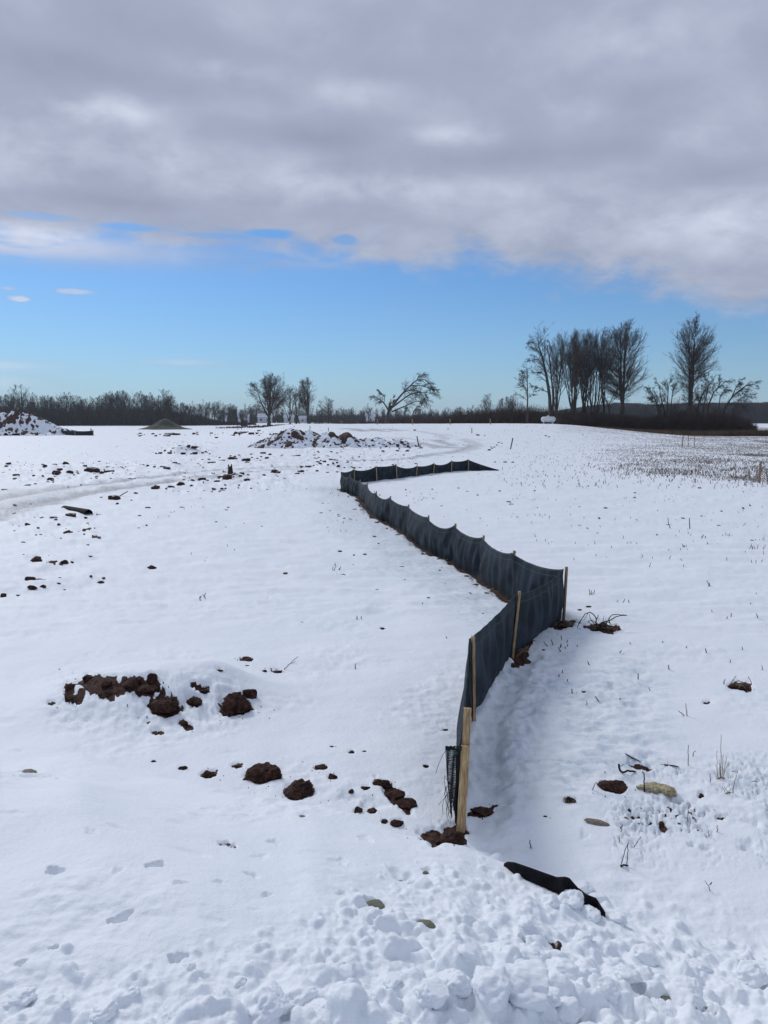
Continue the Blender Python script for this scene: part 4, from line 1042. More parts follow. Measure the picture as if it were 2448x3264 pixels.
traced('root_tangle', [(z4([(480, 560), (455, 400), (460, 320), (400, 220), (320, 165), (250, 180), (170, 220), (90, 350), (20, 480), (5, 540)]), 4, 2.2),
    (z4([(460, 320), (500, 270), (500, 235)]), 3, 2.5), (z4([(245, 190), (200, 290), (150, 365)]), 2, 1.2), (z4([(440, 480), (350, 380), (310, 300), (290, 200)]), 3, 1.5), (z4([(90, 350), (40, 410), (30, 480)]), 2, 1.2), (z4([(470, 440), (360, 360), (240, 385)]), 3, 1.4),
    (z4([(530, 480), (600, 410), (740, 370), (800, 260), (850, 220), (950, 210), (1180, 235)]), 5, 2), (z4([(740, 370), (800, 350), (930, 270), (1050, 240), (1200, 240)]), 4, 2), (z4([(680, 480), (720, 380), (760, 360), (800, 455)]), 4, 3),
    (z4([(640, 480), (850, 505), (990, 545), (1050, 590)]), 2.5, 1.2), (z4([(560, 560), (760, 580), (900, 590)]), 6, 2), (z4([(600, 600), (780, 600), (840, 605)]), 6, 3), (z4([(800, 450), (965, 442), (995, 515)]), 1.5, 1), (z4([(600, 450), (630, 330), (645, 240)]), 2, 1),
    (z4([(330, 590), (440, 590), (500, 590)]), 6, 5), (z4([(540, 330), (490, 320), (460, 330)]), 1.5, 1), (z4([(500, 560), (560, 500), (640, 470), (700, 520)]), 9, 7), (z4([(470, 590), (560, 560), (690, 570)]), 9, 8)],
    'tangle of dark arching roots standing in the snow right of the fence', 'roots', m_root, base=(1915, 2004))
z7 = lambda L_: zz(L_, 1700, 2000, 2.218)
traced('tall_dry_stalks', [(z7([(1325, 1070), (1328, 900), (1327, 757)]), 2.4, 1.4), (z7([(1310, 1070), (1300, 980), (1297, 870)]), 2, 1.2), (z7([(1318, 1065), (1316, 1000), (1314, 930)]), 2, 1.2), (z7([(1332, 1065), (1338, 980), (1342, 900)]), 2, 1.2), (z7([(1340, 1060), (1355, 980), (1368, 905)]), 2, 1.2),
    (z7([(1344, 1050), (1362, 1000), (1388, 955)]), 1.8, 1.1), (z7([(1305, 1060), (1296, 1020), (1290, 970)]), 1.6, 1), (z7([(1300, 1070), (1330, 1060), (1355, 1070)]), 5, 4), (z7([(1322, 1065), (1322, 1020), (1320, 960)]), 2.2, 1.4)],
    'tall clump of pale upright stalks near the right edge', 'dry weed', m_straw, base=(2298, 2482))
traced('forked_weed', [(z7([(1358, 1170), (1345, 1140), (1335, 1120)]), 2, 1), (z7([(1385, 1172), (1362, 1150), (1350, 1122)]), 2, 1), (z7([(1410, 1172), (1415, 1130), (1425, 1085), (1438, 1042)]), 2.6, 1.4), (z7([(1362, 1172), (1385, 1165), (1415, 1175)]), 3, 3), (z7([(1375, 1165), (1395, 1145), (1385, 1125)]), 1.6, 1)],
    'forked reddish weed with one long stalk beside the tall pale clump', 'dry weed', m_stub, base=(2325, 2529))
traced('twisted_branch', [(z7([(605, 970), (608, 1000), (625, 1025), (665, 1012), (700, 1015), (745, 1030)]), 7, 6), (z7([(610, 985), (625, 978), (638, 970)]), 2.5, 1.5)],
    'dark twisted branch lying above the big rooty clod', 'branch', m_root, base=(1990, 2468), wig=.02)
traced('crossed_stick', [(z7([(785, 1162), (783, 1090), (786, 1040), (772, 1018)]), 4.5, 3), (z7([(725, 1182), (760, 1165), (790, 1160)]), 3, 2), (z7([(755, 1168), (770, 1200)]), 2, 1)], 'upright dark stick with crossing twigs in front of the rotten wood', 'stick', m_root, base=(2054, 2524))
for L_, lab in (((650, 915), (700, 930), (760, 942)), 'thin dark stick lying furthest back among the right hand debris'), (((900, 965), (950, 970), (985, 985), (1028, 990)), 'slightly bent stick lying right of the twisted branch'):
    pp = z7(L_); q3 = [pix(*q_) for q_ in pp]
    v, q = tubes([(np.array([[a_.x, a_.y, surf(a_.x, a_.y) + .006] for a_ in q3]), np.array([.003] + [.005] * (len(pp) - 2) + [.003]))], 5)
    tag(mesh_np('fallen_stick', v, q, m_root), lab, 'stick')
SING = [([(1095, 975), (1096, 900), (1096, 830)], 'single upright stalk left of the tall pale clump'), ([(1087, 625), (1083, 580), (1078, 535)], 'upright stalk standing highest up the slope near the rotten wood'), ([(1088, 1370), (1095, 1300), (1102, 1245)], 'upright stalk below the rotten wood in the rough snow'),
        ([(1128, 912), (1132, 890), (1145, 870)], 'short bent stalk just right of the single upright stalk'), ([(378, 548), (379, 518)], 'short thick stalk in the mottled ice'), ([(1250, 1098), (1252, 1035)], 'thin stalk left below the tall pale clump'), ([(415, 1155), (435, 1110), (448, 1092)], 'thin stalk leaning left of the big rooty clod'),
        ([(1620, 300), (1617, 270)], 'thin stalk at the right edge near the flat clod'), ([(825, 450), (818, 425)], 'tiny stalk in the middle of the right hand slope'), ([(1300, 1448), (1302, 1400)], 'stout short stalk low in the rough snow'), ([(620, 1448), (632, 1392)], 'slim stalk low in front of the husk'),
        ([(710, 1553), (735, 1520), (762, 1478)], 'reddish stalk leaning right above the pair of joined stalks'), ([(608, 1518), (610, 1482)], 'tiny upright stalk below the husk'), ([(1240, 1480), (1240, 1440)], 'tiny stalk in the low rough snow'), ([(1478, 160), (1478, 136)], 'tiny stalk furthest up the right hand slope'),
        ([(1392, 250), (1395, 228)], 'short stalk above the flat clod near the right edge'), ([(1065, 620), (1040, 600), (1022, 588)], 'thin curved stalk leaning beside the upright stalk high on the slope')]
for pp, lab in SING: traced('dry_stalk', [(z7(pp), 3.0, 2.0)], lab, 'dry weed', m_stub)
traced('joined_stalks', [([(1979, 2758), (1990, 2720), (2001, 2688)], 2.6, 2), ([(1999, 2756), (2001, 2720), (2002, 2688)], 2.6, 2), ([(1976, 2760), (1990, 2757), (2002, 2760)], 6, 5)], 'two dark stalks joined at the top like a tent', 'dry weed', m_root, base=(1990, 2761))
traced('bent_weed', [([(2263, 2838), (2258, 2822), (2246, 2806)], 3, 1.5), ([(2263, 2820), (2270, 2812)], 4, 3)], 'small reddish bent weed at the right of the foreground', 'dry weed', m_stub, base=(2263, 2840))
traced('stalk_stub', [([(1693, 2703), (1690, 2690), (1689, 2676)], 5, 3)], 'short thick stub in the snow right of the double stake', 'dry weed', m_stub)
traced('bare_twig', [([(905, 2134), (925, 2115), (950, 2092)], 2.6, 1.5), ([(925, 2115), (935, 2113), (942, 2108)], 1.5, 1)], 'bare twig leaning out of the flat reddish clod', 'twig', m_root)
traced('stalk_stub', [([(1133, 2132), (1132, 2122), (1136, 2114)], 3, 2)], 'tiny dark stub alone in the snow left of the fence', 'dry weed', m_root)
for px, py, lab in ((2363, 2180, 'dead stalks poking out of the flat clod near the right edge'),):
    traced('dead_stalks', [(z7([(1395, 395), (1415, 370), (1433, 342)]), 3, 2), (z7([(1545, 405), (1535, 375), (1520, 350)]), 3, 2), (z7([(1345, 400), (1350, 380), (1358, 365)]), 4, 2), (z7([(1430, 400), (1480, 410), (1500, 430)]), 4, 3), (z7([(1450, 430), (1470, 400), (1500, 385)]), 3, 2), (z7([(1560, 435), (1605, 448)]), 2, 1.5), (z7([(1420, 385), (1450, 378), (1500, 392)]), 3, 2)], lab, 'dry weed', m_straw, base=(2363, 2193))
# husk
p = pix(1905, 2625); V, Fc = lump(91, 4, cuts=2, rough=.15, fine=.03)
o = mesh_np('dead_leaf_husk', V, Fc, m_stub); o.location = (p.x, p.y, surf(p.x, p.y) + .004); wr = 40 / F * 4.4; o.scale = (wr, wr * .35, wr * .16); o.rotation_euler = (.3, .12, -.25)
tag(o, 'pale dead husk lying flat in the snow below the big rooty clod', 'husk')
# fallen pale stick and dead grass at the fence foot
for pts_, lab in (([(1648, 2092), (1662, 2078), (1678, 2064)], 'pale dead stalk leaning at the foot of the second stake'), ):
    traced('dead_stalk', [(pts_, 3, 2)], lab, 'dry weed', m_straw)
tus = []
rg_ = np.random.RandomState(12)
for cx, cy, n_, sp in ((1670, 2072, 22, 16), (1800, 1978, 40, 20), (1560, 1862, 26, 22), (1625, 1895, 26, 22), (1420, 1775, 20, 26)):
    for k in range(n_):
        p = pix(cx + rg_.uniform(-sp, sp), cy + rg_.uniform(-7, 9)); L_ = rg_.uniform(.04, .12); th = rg_.uniform(0, 6.28); t_ = np.linspace(0, 1, 4)[:, None]
        P_ = np.array([p.x, p.y, surf(p.x, p.y)])[None, :] + t_ * np.array([math.cos(th) * L_, math.sin(th) * L_, L_ * .7])[None, :] - np.array([0, 0, L_ * .45])[None, :] * t_ ** 2
        tus.append((P_, np.array([.003, .003, .002, .001])))
v, q = tubes(tus, 3); tag(mesh_np('dead_grass', v, q, m_straw), 'dead grass matted along the foot of the fence', 'grass', kind='stuff')

# posts and survey stakes
def post(px, top_, bot_, wpx, label, m_=m_woodd, px_top=None, group=None, tape=False, cat='survey stake', name='survey_stake', d=None):
    if d is None: b_ = pix(px, bot_)
    else: b_ = Vector((xat(px, d) , d, 0)); b_.z = gz(b_.x, b_.y)
    t_ = at_y(px_top or px, top_, b_.y)
    w_ = wpx / F * b_.y
    o = stake((0, 0, 0), t_ - b_, m_, None, w_, w_ * .5, name=name, sink=.15)
    o.location = b_; tag(o, label, cat, group)
    if tape:
        h_ = (t_ - b_).z; v_, q_ = boxvq(-w_ * .62, w_ * .62, -w_ * .40, w_ * .40, h_ * .82, h_ * .92); mesh_np('marker_tape', v_ + np.array([(t_ - b_).x * .8, 0, 0]), q_, m_pink, o, smooth=False)
    return o
for px, tp, bt, lab in ((925, 1343, 1353, 'survey stake with tape just left of the taller one on top of the soil pile'), (955, 1341, 1356, 'survey stake with tape behind the peak of the middle soil pile'), (1087, 1340, 1356, 'survey stake with tape on the skyline between soil pile and leaning tree'), (1203, 1336, 1354, 'survey stake with tape on the skyline left of the leaning tree'), (1314, 1336, 1351, 'survey stake with tape on the skyline right of the leaning tree'), (1434, 1335, 1348, 'survey stake with tape on the skyline right of the centre'), (1562, 1335, 1345, 'small survey stake on the skyline left of the white tank')):
    post(px, tp, bt, 3.6 if bt > 1350 else 3.0, lab, tape=True, d=97)
post(988, 1357, 1371, 2.2, 'thin grey marker stake behind the middle of the soil pile'); post(1047, 1363, 1375, 2.2, 'thin grey marker stake behind the right part of the soil pile')
post(758, 1355, 1370, 1.8, 'thin marker stake left of two on the snow left of the soil pile'); post(770, 1359, 1369, 1.8, 'thin marker stake right of two on the snow left of the soil pile')
post(1335, 1391, 1425, 3.4, 'thin grey post leaning left at the end of the soil pile', px_top=1329, m_=m_bark, cat='post', name='thin_post')
post(1625, 1431, 1433, 3, 'x', m_=m_bark, px_top=1633) if False else None
post(1626, 1432, 1432, 3, 'x') if False else None
post(1625, 1432, 1432, 3, 'x') if False else None
post(1627, 1396, 1432, 3.4, 'dark thin stick leaning right on the snow beyond the fence end', px_top=1635, m_=m_bark, cat='post', name='leaning_stick')
post(1504, 1363, 1381, 2.6, 'thin grey marker stake on the rising snow right of the tyre tracks'); post(1428, 1363, 1370, 2, 'tiny marker stake on the rising snow beyond the tyre tracks')
post(2419, 1472, 1539, 7, 'weathered wooden stake at the edge of the stubble by the right border', px_top=2425, cat='wooden stake', name='wooden_stake')
post(2174, 1388, 1427, 2.6, 'pale thin marker rod, left one of three in the stubble', m_=m_straw, px_top=2178, cat='marker rod', name='marker_rod'); post(2194, 1388, 1424, 1.8, 'pale thin marker rod, middle one of three in the stubble', m_=m_straw, cat='marker rod', name='marker_rod'); post(2213, 1390, 1424, 2.0, 'pale thin marker rod, right one of three in the stubble', m_=m_straw, cat='marker rod', name='marker_rod')
traced('standing_stick', [([(2138, 1687), (2131, 1670), (2129, 1650)], 2.8, 1.8), ([(2124, 1672), (2140, 1673)], 2, 1.2)], 'crooked standing stick with a cross twig on the open snow at the right', 'stick', m_root, base=(2138, 1687))
traced('standing_stick', [([(2199, 1686), (2198, 1665), (2198, 1651)], 3.2, 2.4)], 'straight standing stick on the open snow right of the crooked one', 'stick', m_root)
traced('thin_board', [([(382, 1581), (395, 1573), (408, 1566)], 4, 3)], 'thin board leaning on a clod beside the track', 'board', m_woodd)

# ------------------------------------------------------------------ propane tank
d_ = 108.0; tx = xat(1744, d_); tz = gz(tx, d_)
mid_ = at_y(1744, 1336.5, d_)
tank = empty('propane_tank', (tx, d_, tz), 'white horizontal propane tank on the snow before the tall trees', 'tank')
cz = mid_.z - tz; RL, RR = 1.02, .37
prof = [(-RL, 0.0)] + [(-RL + .34 * (1 - math.cos(a)), RR * math.sin(a)) for a in np.linspace(.12, math.pi / 2, 9)] + [(RL - .34 * (1 - math.cos(a)), RR * math.sin(a)) for a in np.linspace(math.pi / 2, .12, 9)] + [(RL, 0.0)]
Pp = np.array([[(x_, 0, 0) for x_, r_ in prof]]); rr_ = np.array([[max(r_, .002) for x_, r_ in prof]])
v, q = tubes_arr(Pp, rr_, 24); v[:, 2] += cz
mesh_np('tank_body', v, q, m_white, tank)
v, q = tubes_arr(np.array([[(-.05, 0, cz + RR - .05), (-.05, 0, cz + RR + .10), (-.05, 0, cz + RR + .14), (-.05, 0, cz + RR + .15)]]), np.array([[.17, .17, .12, .002]]), 16); mesh_np('valve_dome', v, q, m_white, tank)
for s_ in (-.62, .62):
    v, q = boxvq(s_ - .06, s_ + .06, -.28, .28, -.1, cz - RR * .72); mesh_np('leg', v, q, m_steel, tank, smooth=False)

# ------------------------------------------------------------------ houses far behind the tree line
def house(px, py_top, py_bot, wpx, d, label, gable=True, m_=None):
    x = xat(px, d); w_ = wpx / F * d; z0 = gz(x, d); zt = at_y(px, py_top, d).z
    h = zt - z0; e = empty('house', (x, d, z0), label, 'house')
    wl = h * .62; dp = w_ * .7
    v, q = boxvq(-w_ / 2, w_ / 2, 0, dp, -.5, wl); mesh_np('wall', v, q, m_ or m_siding, e, smooth=False)
    o_ = .35
    V = np.array([(-w_ / 2 - o_, -o_, wl + .01), (w_ / 2 + o_, -o_, wl + .01), (w_ / 2 + o_, dp + o_, wl + .01), (-w_ / 2 - o_, dp + o_, wl + .01), (-w_ / 2 - o_, dp / 2, h), (w_ / 2 + o_, dp / 2, h)], float)
    bm = bmesh.new(); vs = [bm.verts.new(c) for c in V]
    for f in ((0, 1, 5, 4), (3, 4, 5, 2), (0, 4, 3), (1, 2, 5), (0, 3, 2, 1)): bm.faces.new([vs[k] for k in f])
    me = bpy.data.meshes.new('roof'); bm.to_mesh(me); bm.free(); me.materials.append(m_roofs); ro = bpy.data.objects.new('roof', me); COL.objects.link(ro); ro.parent = e
    nw = max(1, int(w_ / 3.2))
    for k in range(nw):
        cx = -w_ / 2 + w_ * (k + .5) / nw
        v, q = boxvq(cx - .5, cx + .5, -.06, .04, wl * .38, wl * .72); wo_ = mesh_np('window', v, q, m_dark, e, smooth=False)
    return e
house(717, 1316, 1334, 16, 420, 'small white house far behind the trees, left of the dark shed')
house(778, 1315, 1336, 32, 415, 'wide white house far behind the trees, behind the dark shed')
house(845, 1318, 1336, 42, 430, 'long white house behind the broad bare tree')
house(922, 1321, 1338, 30, 430, 'white house seen between the two bare field trees')
house(966, 1325, 1338, 22, 440, 'small pale house right of the narrower field tree')
house(1181, 1316, 1330, 28, 430, 'white house with a snowy roof left of the leaning tree')
sh_d = 250; shx = xat(780, sh_d); z0 = gz(shx, sh_d)
e = empty('shed', (shx, sh_d, z0), 'small dark shed standing before the far tree line', 'shed')
v, q = boxvq(-1.0, 1.0, 0, 1.6, -.3, 1.75); mesh_np('wall', v, q, m_shed, e, smooth=False)
v, q = boxvq(-1.15, 1.15, -.15, 1.75, 1.76, 1.90); mesh_np('roof', v, q, m_shed, e, smooth=False)
v, q = boxvq(-.4, .4, -.05, -.003, 0, 1.4); mesh_np('door', v, q, m_dark, e, smooth=False)
# dim stored things between the tall trees
for px, py, w_, lab in ((1893, 1346, 20, 'pale low box between the cluster trunks'), (1872, 1345, 16, 'pale small barrel shape left of the low box')):
    pass

# ------------------------------------------------------------------ bare trees
def env_fn(kind):
    if kind == 'oval': return lambda z: np.sqrt(np.clip(1 - ((z - .58) / .46) ** 2, 0, 1))
    if kind == 'fan': return lambda z: np.where(z < .72, .25 + .75 * np.clip(z / .72, 0, 1) ** .9, np.sqrt(np.clip(1 - ((z - .72) / .29) ** 2, 0, 1)))
    if kind == 'round': return lambda z: np.sqrt(np.clip(1 - ((z - .60) / .42) ** 2, 0, 1))
    if kind == 'tall': return lambda z: np.interp(z, [0, .22, .35, .55, .68, .85, .97, 1.02], [.0, .25, .55, .95, 1.0, .80, .35, 0])
    return lambda z: np.interp(z, [0, .15, .4, .7, .95, 1.02], [.1, .6, 1, .95, .45, 0])
def norm(v): return v / (np.linalg.norm(v, axis=-1, keepdims=True) + 1e-9)
def grow(seed, Hh, Rc, kind='oval', stems=1, split=.30, leaders=4, spread=.35, kids=(22, 8, 6, 3), tilt=.9, trop=.10, r0=None, twig=.011, clear=.18, wander=.055, skel=None, minr=.010, drop=0.0, flat_y=1.0, bs=.10, hi=.60, sub=.62):
    rg_ = np.random.RandomState(seed); env = env_fn(kind); r0 = r0 or Hh * .017
    thick, thin = [], []
    def inside(p):
        z = p[..., 2] / Hh
        return (np.hypot(p[..., 0], p[..., 1] / flat_y) < Rc * env(z) * (1 + 0.0)) & (z < 1.02)
    par_P, par_R = [], []        # parents for level 1: polylines (10 points)
    if skel is None:
        for s_ in range(stems):
            th = s_ / stems * 6.283 + rg_.uniform(-.4, .4); off = np.array([math.cos(th), math.sin(th) * flat_y, 0]) * (Rc * bs * (1 if stems < 4 or s_ else .1) if stems > 1 else 0)
            h1 = Hh * split * rg_.uniform(.85, 1.15)
            n_ = 8; t = np.linspace(0, 1, n_)[:, None]
            lean = off * (1.2 if bs < .2 else .25) + rg_.normal(0, .02 * Hh, 3) * np.array([1, flat_y, 0])
            P_ = off[None, :] + t * np.array([lean[0], lean[1], h1])[None, :]; P_[0, 2] = -.4
            P_[1:-1, :2] += rg_.normal(0, .006 * Hh, (n_ - 2, 2))
            rt = r0 / max(stems, 1) ** .4
            R_ = rt * np.linspace(1.15, .8, n_); R_[0] *= 1.3; thick.append((P_, R_))
            end = P_[-1]
            for l_ in range(leaders):
                ph = (l_ / leaders * 6.283 + rg_.uniform(-.5, .5) + s_) if bs < .2 else th + rg_.uniform(-.9, .9)
                sprd = spread * (rg_.uniform(.35, 1.1) if l_ else .12)
                tgt = np.array([math.cos(ph) * Rc * sprd * 1.6, math.sin(ph) * Rc * sprd * 1.6 * flat_y, 0]) + np.array([lean[0] * 2.2, lean[1] * 2.2, 0])
                if bs > .2: rr0 = (.25 + .65 * ((l_ + rg_.rand()) / leaders)) * Rc; tgt = np.array([math.cos(ph) * rr0, math.sin(ph) * rr0, 0])
                rad = np.linalg.norm(tgt[:2]) / Rc
                ht = Hh * (1.0 if l_ == 0 and s_ == 0 else rg_.uniform(.90, .99)) * math.sqrt(max(.05, 1 - (rad * .80) ** 2)) if True else 0
                ht = max(ht, h1 + .3 * Hh)
                tgt[2] = ht; n2_ = 12; t2 = np.linspace(0, 1, n2_)[:, None]
                xy = end[None, :2] + (tgt[:2] - end[:2])[None, :] * t2 ** .75
                z_ = end[2] + (tgt[2] - end[2]) * t2[:, 0]
                Pl = np.concatenate([xy, z_[:, None]], 1); Pl[1:-1, :2] += np.cumsum(rg_.normal(0, .004 * Hh, (n2_ - 2, 2)), 0) * .6
                Rl = rt * .50 * (1 if l_ else 1.15) * np.linspace(1, .08, n2_) ** 1.15 + .008; thick.append((Pl, Rl)); par_P.append(Pl); par_R.append(Rl)
    else:
        for P_, ra, rb in skel:
            P_ = np.array(P_, float); tq = np.linspace(0, len(P_) - 1, 12); P_ = np.stack([np.interp(tq, range(len(P_)), P_[:, c]) for c in range(3)], -1)
            P_[1:] += np.cumsum(rg_.normal(0, .0025 * Hh, (11, 3)), 0) * .6
            Rl = np.linspace(ra, rb, 12); thick.append((P_, Rl)); par_P.append(P_); par_R.append(Rl)
    PP = np.array(par_P); PR = np.array(par_R)
    lvl_n = [7, 5, 4, 3]; out = []
    cur_P, cur_R = PP, PR
    Lp = None
    for lv, nk in enumerate(kids):
        K, N, _ = cur_P.shape
        tt = rg_.uniform(clear if lv == 0 else .12, 1.0, (K, nk)); 
        if lv == 0: tt = np.sort(tt, 1)
        fi = tt * (N - 1); i0 = np.minimum(fi.astype(int), N - 2); fr = (fi - i0)[..., None]
        kk = np.arange(K)[:, None]
        st = cur_P[kk, i0] * (1 - fr) + cur_P[kk, i0 + 1] * fr
        tg = norm(cur_P[kk, i0 + 1] - cur_P[kk, i0]); pr = cur_R[kk, i0] * (1 - fr[..., 0]) + cur_R[kk, i0 + 1] * fr[..., 0]
        st = st.reshape(-1, 3); tg = tg.reshape(-1, 3); pr = pr.reshape(-1)
        rv = rg_.normal(size=st.shape); rv[:, 1] *= (1 if lv else flat_y)
        if lv == 0:   # outwards bias from the axis
            outw = st.copy(); outw[:, 2] = 0; rv = norm(rv) + .8 * norm(outw + 1e-6)
        perp = norm(rv - (rv * tg).sum(1, keepdims=True) * tg)
        ang = (tilt * rg_.uniform(.7, 1.1, (len(st), 1)) * (1.15 - (1.15 - hi) * tt.reshape(-1, 1))) if lv == 0 else sub * rg_.uniform(.6, 1.25, (len(st), 1))
        dr = norm(tg * np.cos(ang) + perp * np.sin(ang))
        # length limited by the crown envelope
        parL = np.linalg.norm(np.diff(cur_P, axis=1), axis=2).sum(1); parL = np.repeat(parL, nk)
        if lv == 0:
            mx = Rc * 1.5
            ts2 = np.linspace(.05, 1, 14) * mx; q_ = st[:, None, :] + dr[:, None, :] * ts2[None, :, None]
            ins = inside(q_) if skel is None else np.ones(q_.shape[:2], bool)
            L_ = ts2[np.clip(ins.sum(1) - 1, 0, 13)] * rg_.uniform(.75, 1.05, len(st))
            if skel is not None: L_ = parL * rg_.uniform(.15, .42, len(st)) * (1.15 - .6 * tt.reshape(-1))
            L_ = np.minimum(L_, parL * .75); L_ = np.maximum(L_, .04 * Hh)
        else:
            L_ = parL * rg_.uniform(.28, .62, len(st)) * (1.1 - .55 * tt.reshape(-1))
        n_ = lvl_n[lv]; P_ = np.empty((len(st), n_, 3)); P_[:, 0] = st; d = dr
        for k in range(1, n_):
            d = norm(d + rg_.normal(0, wander, d.shape) + np.array([0, 0, trop - drop * (k / n_) * (1 + lv)]))
            P_[:, k] = P_[:, k - 1] + d * (L_ / (n_ - 1))[:, None]
        base_r = np.minimum(pr * .62, np.maximum(L_ * .012, twig))
        base_r = np.maximum(base_r, twig * .8)
        Rr = base_r[:, None] * np.linspace(1, .35, n_)[None, :]; Rr = np.maximum(Rr, minr * .55)
        out.append((P_, Rr, 4 if lv == 0 else 3)); cur_P, cur_R = P_, Rr
    tv, tq_ = tubes(thick, 8)
    cv_ = [tubes_arr(P_, Rr, s_) for P_, Rr, s_ in out]
    return (tv, tq_), join(cv_)
def make_tree(name, x, y, z, data, label, m_t=None, m_c=None, group=None, cat='tree'):
    e = empty(name, (x, y, z), label, cat, group)
    (tv, tq_), (cv_, cq) = data
    mesh_np('trunk', tv, tq_, m_t or m_bark, e); mesh_np('crown', cv_, cq, m_c or m_twig, e)
    return e
def field_tree(px, top_row, d, wpx, seed, label, name='bare_tree', x_off=0, **kw):
    x = xat(px, d); z = gz(x, d); Hh = at_y(px, top_row, d).z - z; Rc = wpx / F * d / 2
    return make_tree(name, x, d, z, grow(seed, Hh, Rc, **kw), label)
# tall group on the right
field_tree(1803, 1052, 119, 128, 11, 'multi stemmed tall bare tree, leftmost of the dense clump beside the white tank', kind='fan', stems=5, split=.12, leaders=3, kids=(17, 8, 5, 2), tilt=.60, trop=.05, r0=.34, clear=.22, wander=.04, twig=.0062, minr=.0065, bs=.42, hi=.55, sub=.5)
field_tree(1846, 1048, 122, 120, 41, 'multi stemmed tall bare tree, middle of the dense clump', kind='fan', stems=5, split=.12, leaders=3, kids=(17, 8, 5, 2), tilt=.60, trop=.05, r0=.34, clear=.22, wander=.04, twig=.0062, minr=.0065, bs=.42, hi=.55, sub=.5)
field_tree(1890, 1042, 124, 128, 12, 'multi stemmed tall bare tree, rightmost of the dense clump', kind='fan', stems=5, split=.12, leaders=3, kids=(17, 8, 5, 2), tilt=.60, trop=.05, r0=.34, clear=.22, wander=.04, twig=.0062, minr=.0065, bs=.42, hi=.55, sub=.5)
field_tree(1978, 1030, 117, 168, 13, 'oval crowned tall bare tree right of the dense clump', kind='oval', stems=1, split=.24, leaders=6, spread=.30, kids=(32, 9, 6, 3), tilt=1.15, trop=.045, r0=.38, clear=.06, wander=.05, twig=.0062, minr=.0065, hi=.45, sub=.55)
field_tree(2192, 1005, 112, 152, 14, 'tallest bare tree, slender, standing apart on the right', kind='tall', stems=1, split=.12, leaders=5, spread=.20, kids=(32, 9, 6, 3), tilt=1.1, trop=.045, r0=.34, clear=.08, wander=.05, twig=.0062, minr=.0065, hi=.45, sub=.55)
# leaning tree at the left of the clump
dl = 119.0
def sk(d, zb, x0, lines):
    out_ = []
    for L_, ra, rb in lines:
        P_ = []
        for k, (px, py) in enumerate(L_):
            p = at_y(px, py, d); P_.append((p.x - x0, (k * .25) * math.sin(len(out_) * 2.1), p.z - zb))
        out_.append((P_, ra, rb))
    return out_
def skel_tree(px, d, lines, seed, label, name='leaning_tree', **kw):
    x0 = xat(px, d); zb = gz(x0, d)
    sk_ = sk(d, zb, x0, lines)
    return make_tree(name, x0, d, zb, grow(seed, 12, 5, skel=sk_, **kw), label)
z3 = lambda L_: zz(L_, 1500, 950, 1.75)
skel_tree(1756, dl, [(z3([(445, 700), (443, 560), (430, 460), (412, 380), (400, 320), (378, 260), (395, 230)]), .30, .03), (z3([(425, 440), (390, 410), (345, 412)]), .07, .02), (z3([(440, 530), (390, 505), (330, 485)]), .08, .02), (z3([(412, 380), (370, 340), (310, 350)]), .08, .02),
    (z3([(400, 320), (365, 280), (325, 270)]), .08, .02), (z3([(378, 262), (350, 245), (320, 248)]), .05, .02), (z3([(455, 700), (462, 560), (452, 440), (440, 330), (425, 260)]), .20, .03), (z3([(440, 330), (455, 290), (440, 240)]), .06, .02), (z3([(452, 440), (475, 380), (480, 300)]), .08, .02)],
    15, 'thin crooked bare tree leaning out at the left of the tall clump', kids=(16, 6, 5, 3), tilt=.8, trop=.0, drop=.05, twig=.012, clear=.3)
skel_tree(1683, 126, [(z3([(318, 700), (318, 560), (316, 460), (320, 405)]), .14, .03), (z3([(318, 560), (350, 530), (365, 490)]), .05, .02), (z3([(317, 520), (290, 480), (280, 430)]), .06, .02), (z3([(318, 480), (300, 430), (290, 405)]), .05, .02)],
    16, 'small slender bare tree left of the white tank', name='bare_tree', kids=(18, 7, 5, 3), tilt=.9, trop=-.02, drop=.08, twig=.012, clear=.15)
skel_tree(2275, 114, [(z3([(1250, 740), (1265, 620), (1300, 530), (1350, 470)]), .20, .03), (z3([(1310, 740), (1330, 600), (1370, 520), (1440, 460)]), .18, .03), (z3([(1395, 740), (1410, 620), (1460, 540), (1530, 490), (1570, 490)]), .20, .03), (z3([(1440, 735), (1465, 620), (1500, 560), (1560, 540)]), .14, .02),
    (z3([(1310, 740), (1300, 620), (1330, 500), (1330, 440)]), .12, .02), (z3([(1460, 545), (1480, 490), (1510, 450)]), .09, .02), (z3([(1370, 520), (1390, 480), (1385, 440)]), .08, .02), (z3([(1400, 740), (1385, 620), (1400, 540), (1430, 500)]), .12, .02)],
    17, 'low spreading thicket tree leaning right at the right end of the trees', kids=(20, 8, 5, 3), tilt=.9, trop=-.02, drop=.06, twig=.013, clear=.2)
skel_tree(2120, 116, [(z3([(1090, 740), (1085, 640), (1060, 560), (1050, 490)]), .16, .03), (z3([(1110, 740), (1120, 620), (1130, 540), (1140, 490)]), .12, .02), (z3([(1060, 700), (1040, 600), (1010, 540), (985, 500)]), .11, .02), (z3([(1100, 740), (1095, 600), (1100, 520), (1110, 470)]), .12, .02), (z3([(1075, 600), (1030, 560), (1000, 560)]), .06, .02)],
    18, 'low bushy bare tree left of the tallest tree', name='bare_tree', kids=(20, 8, 5, 3), tilt=.95, trop=.02, drop=.03, twig=.013, clear=.2)
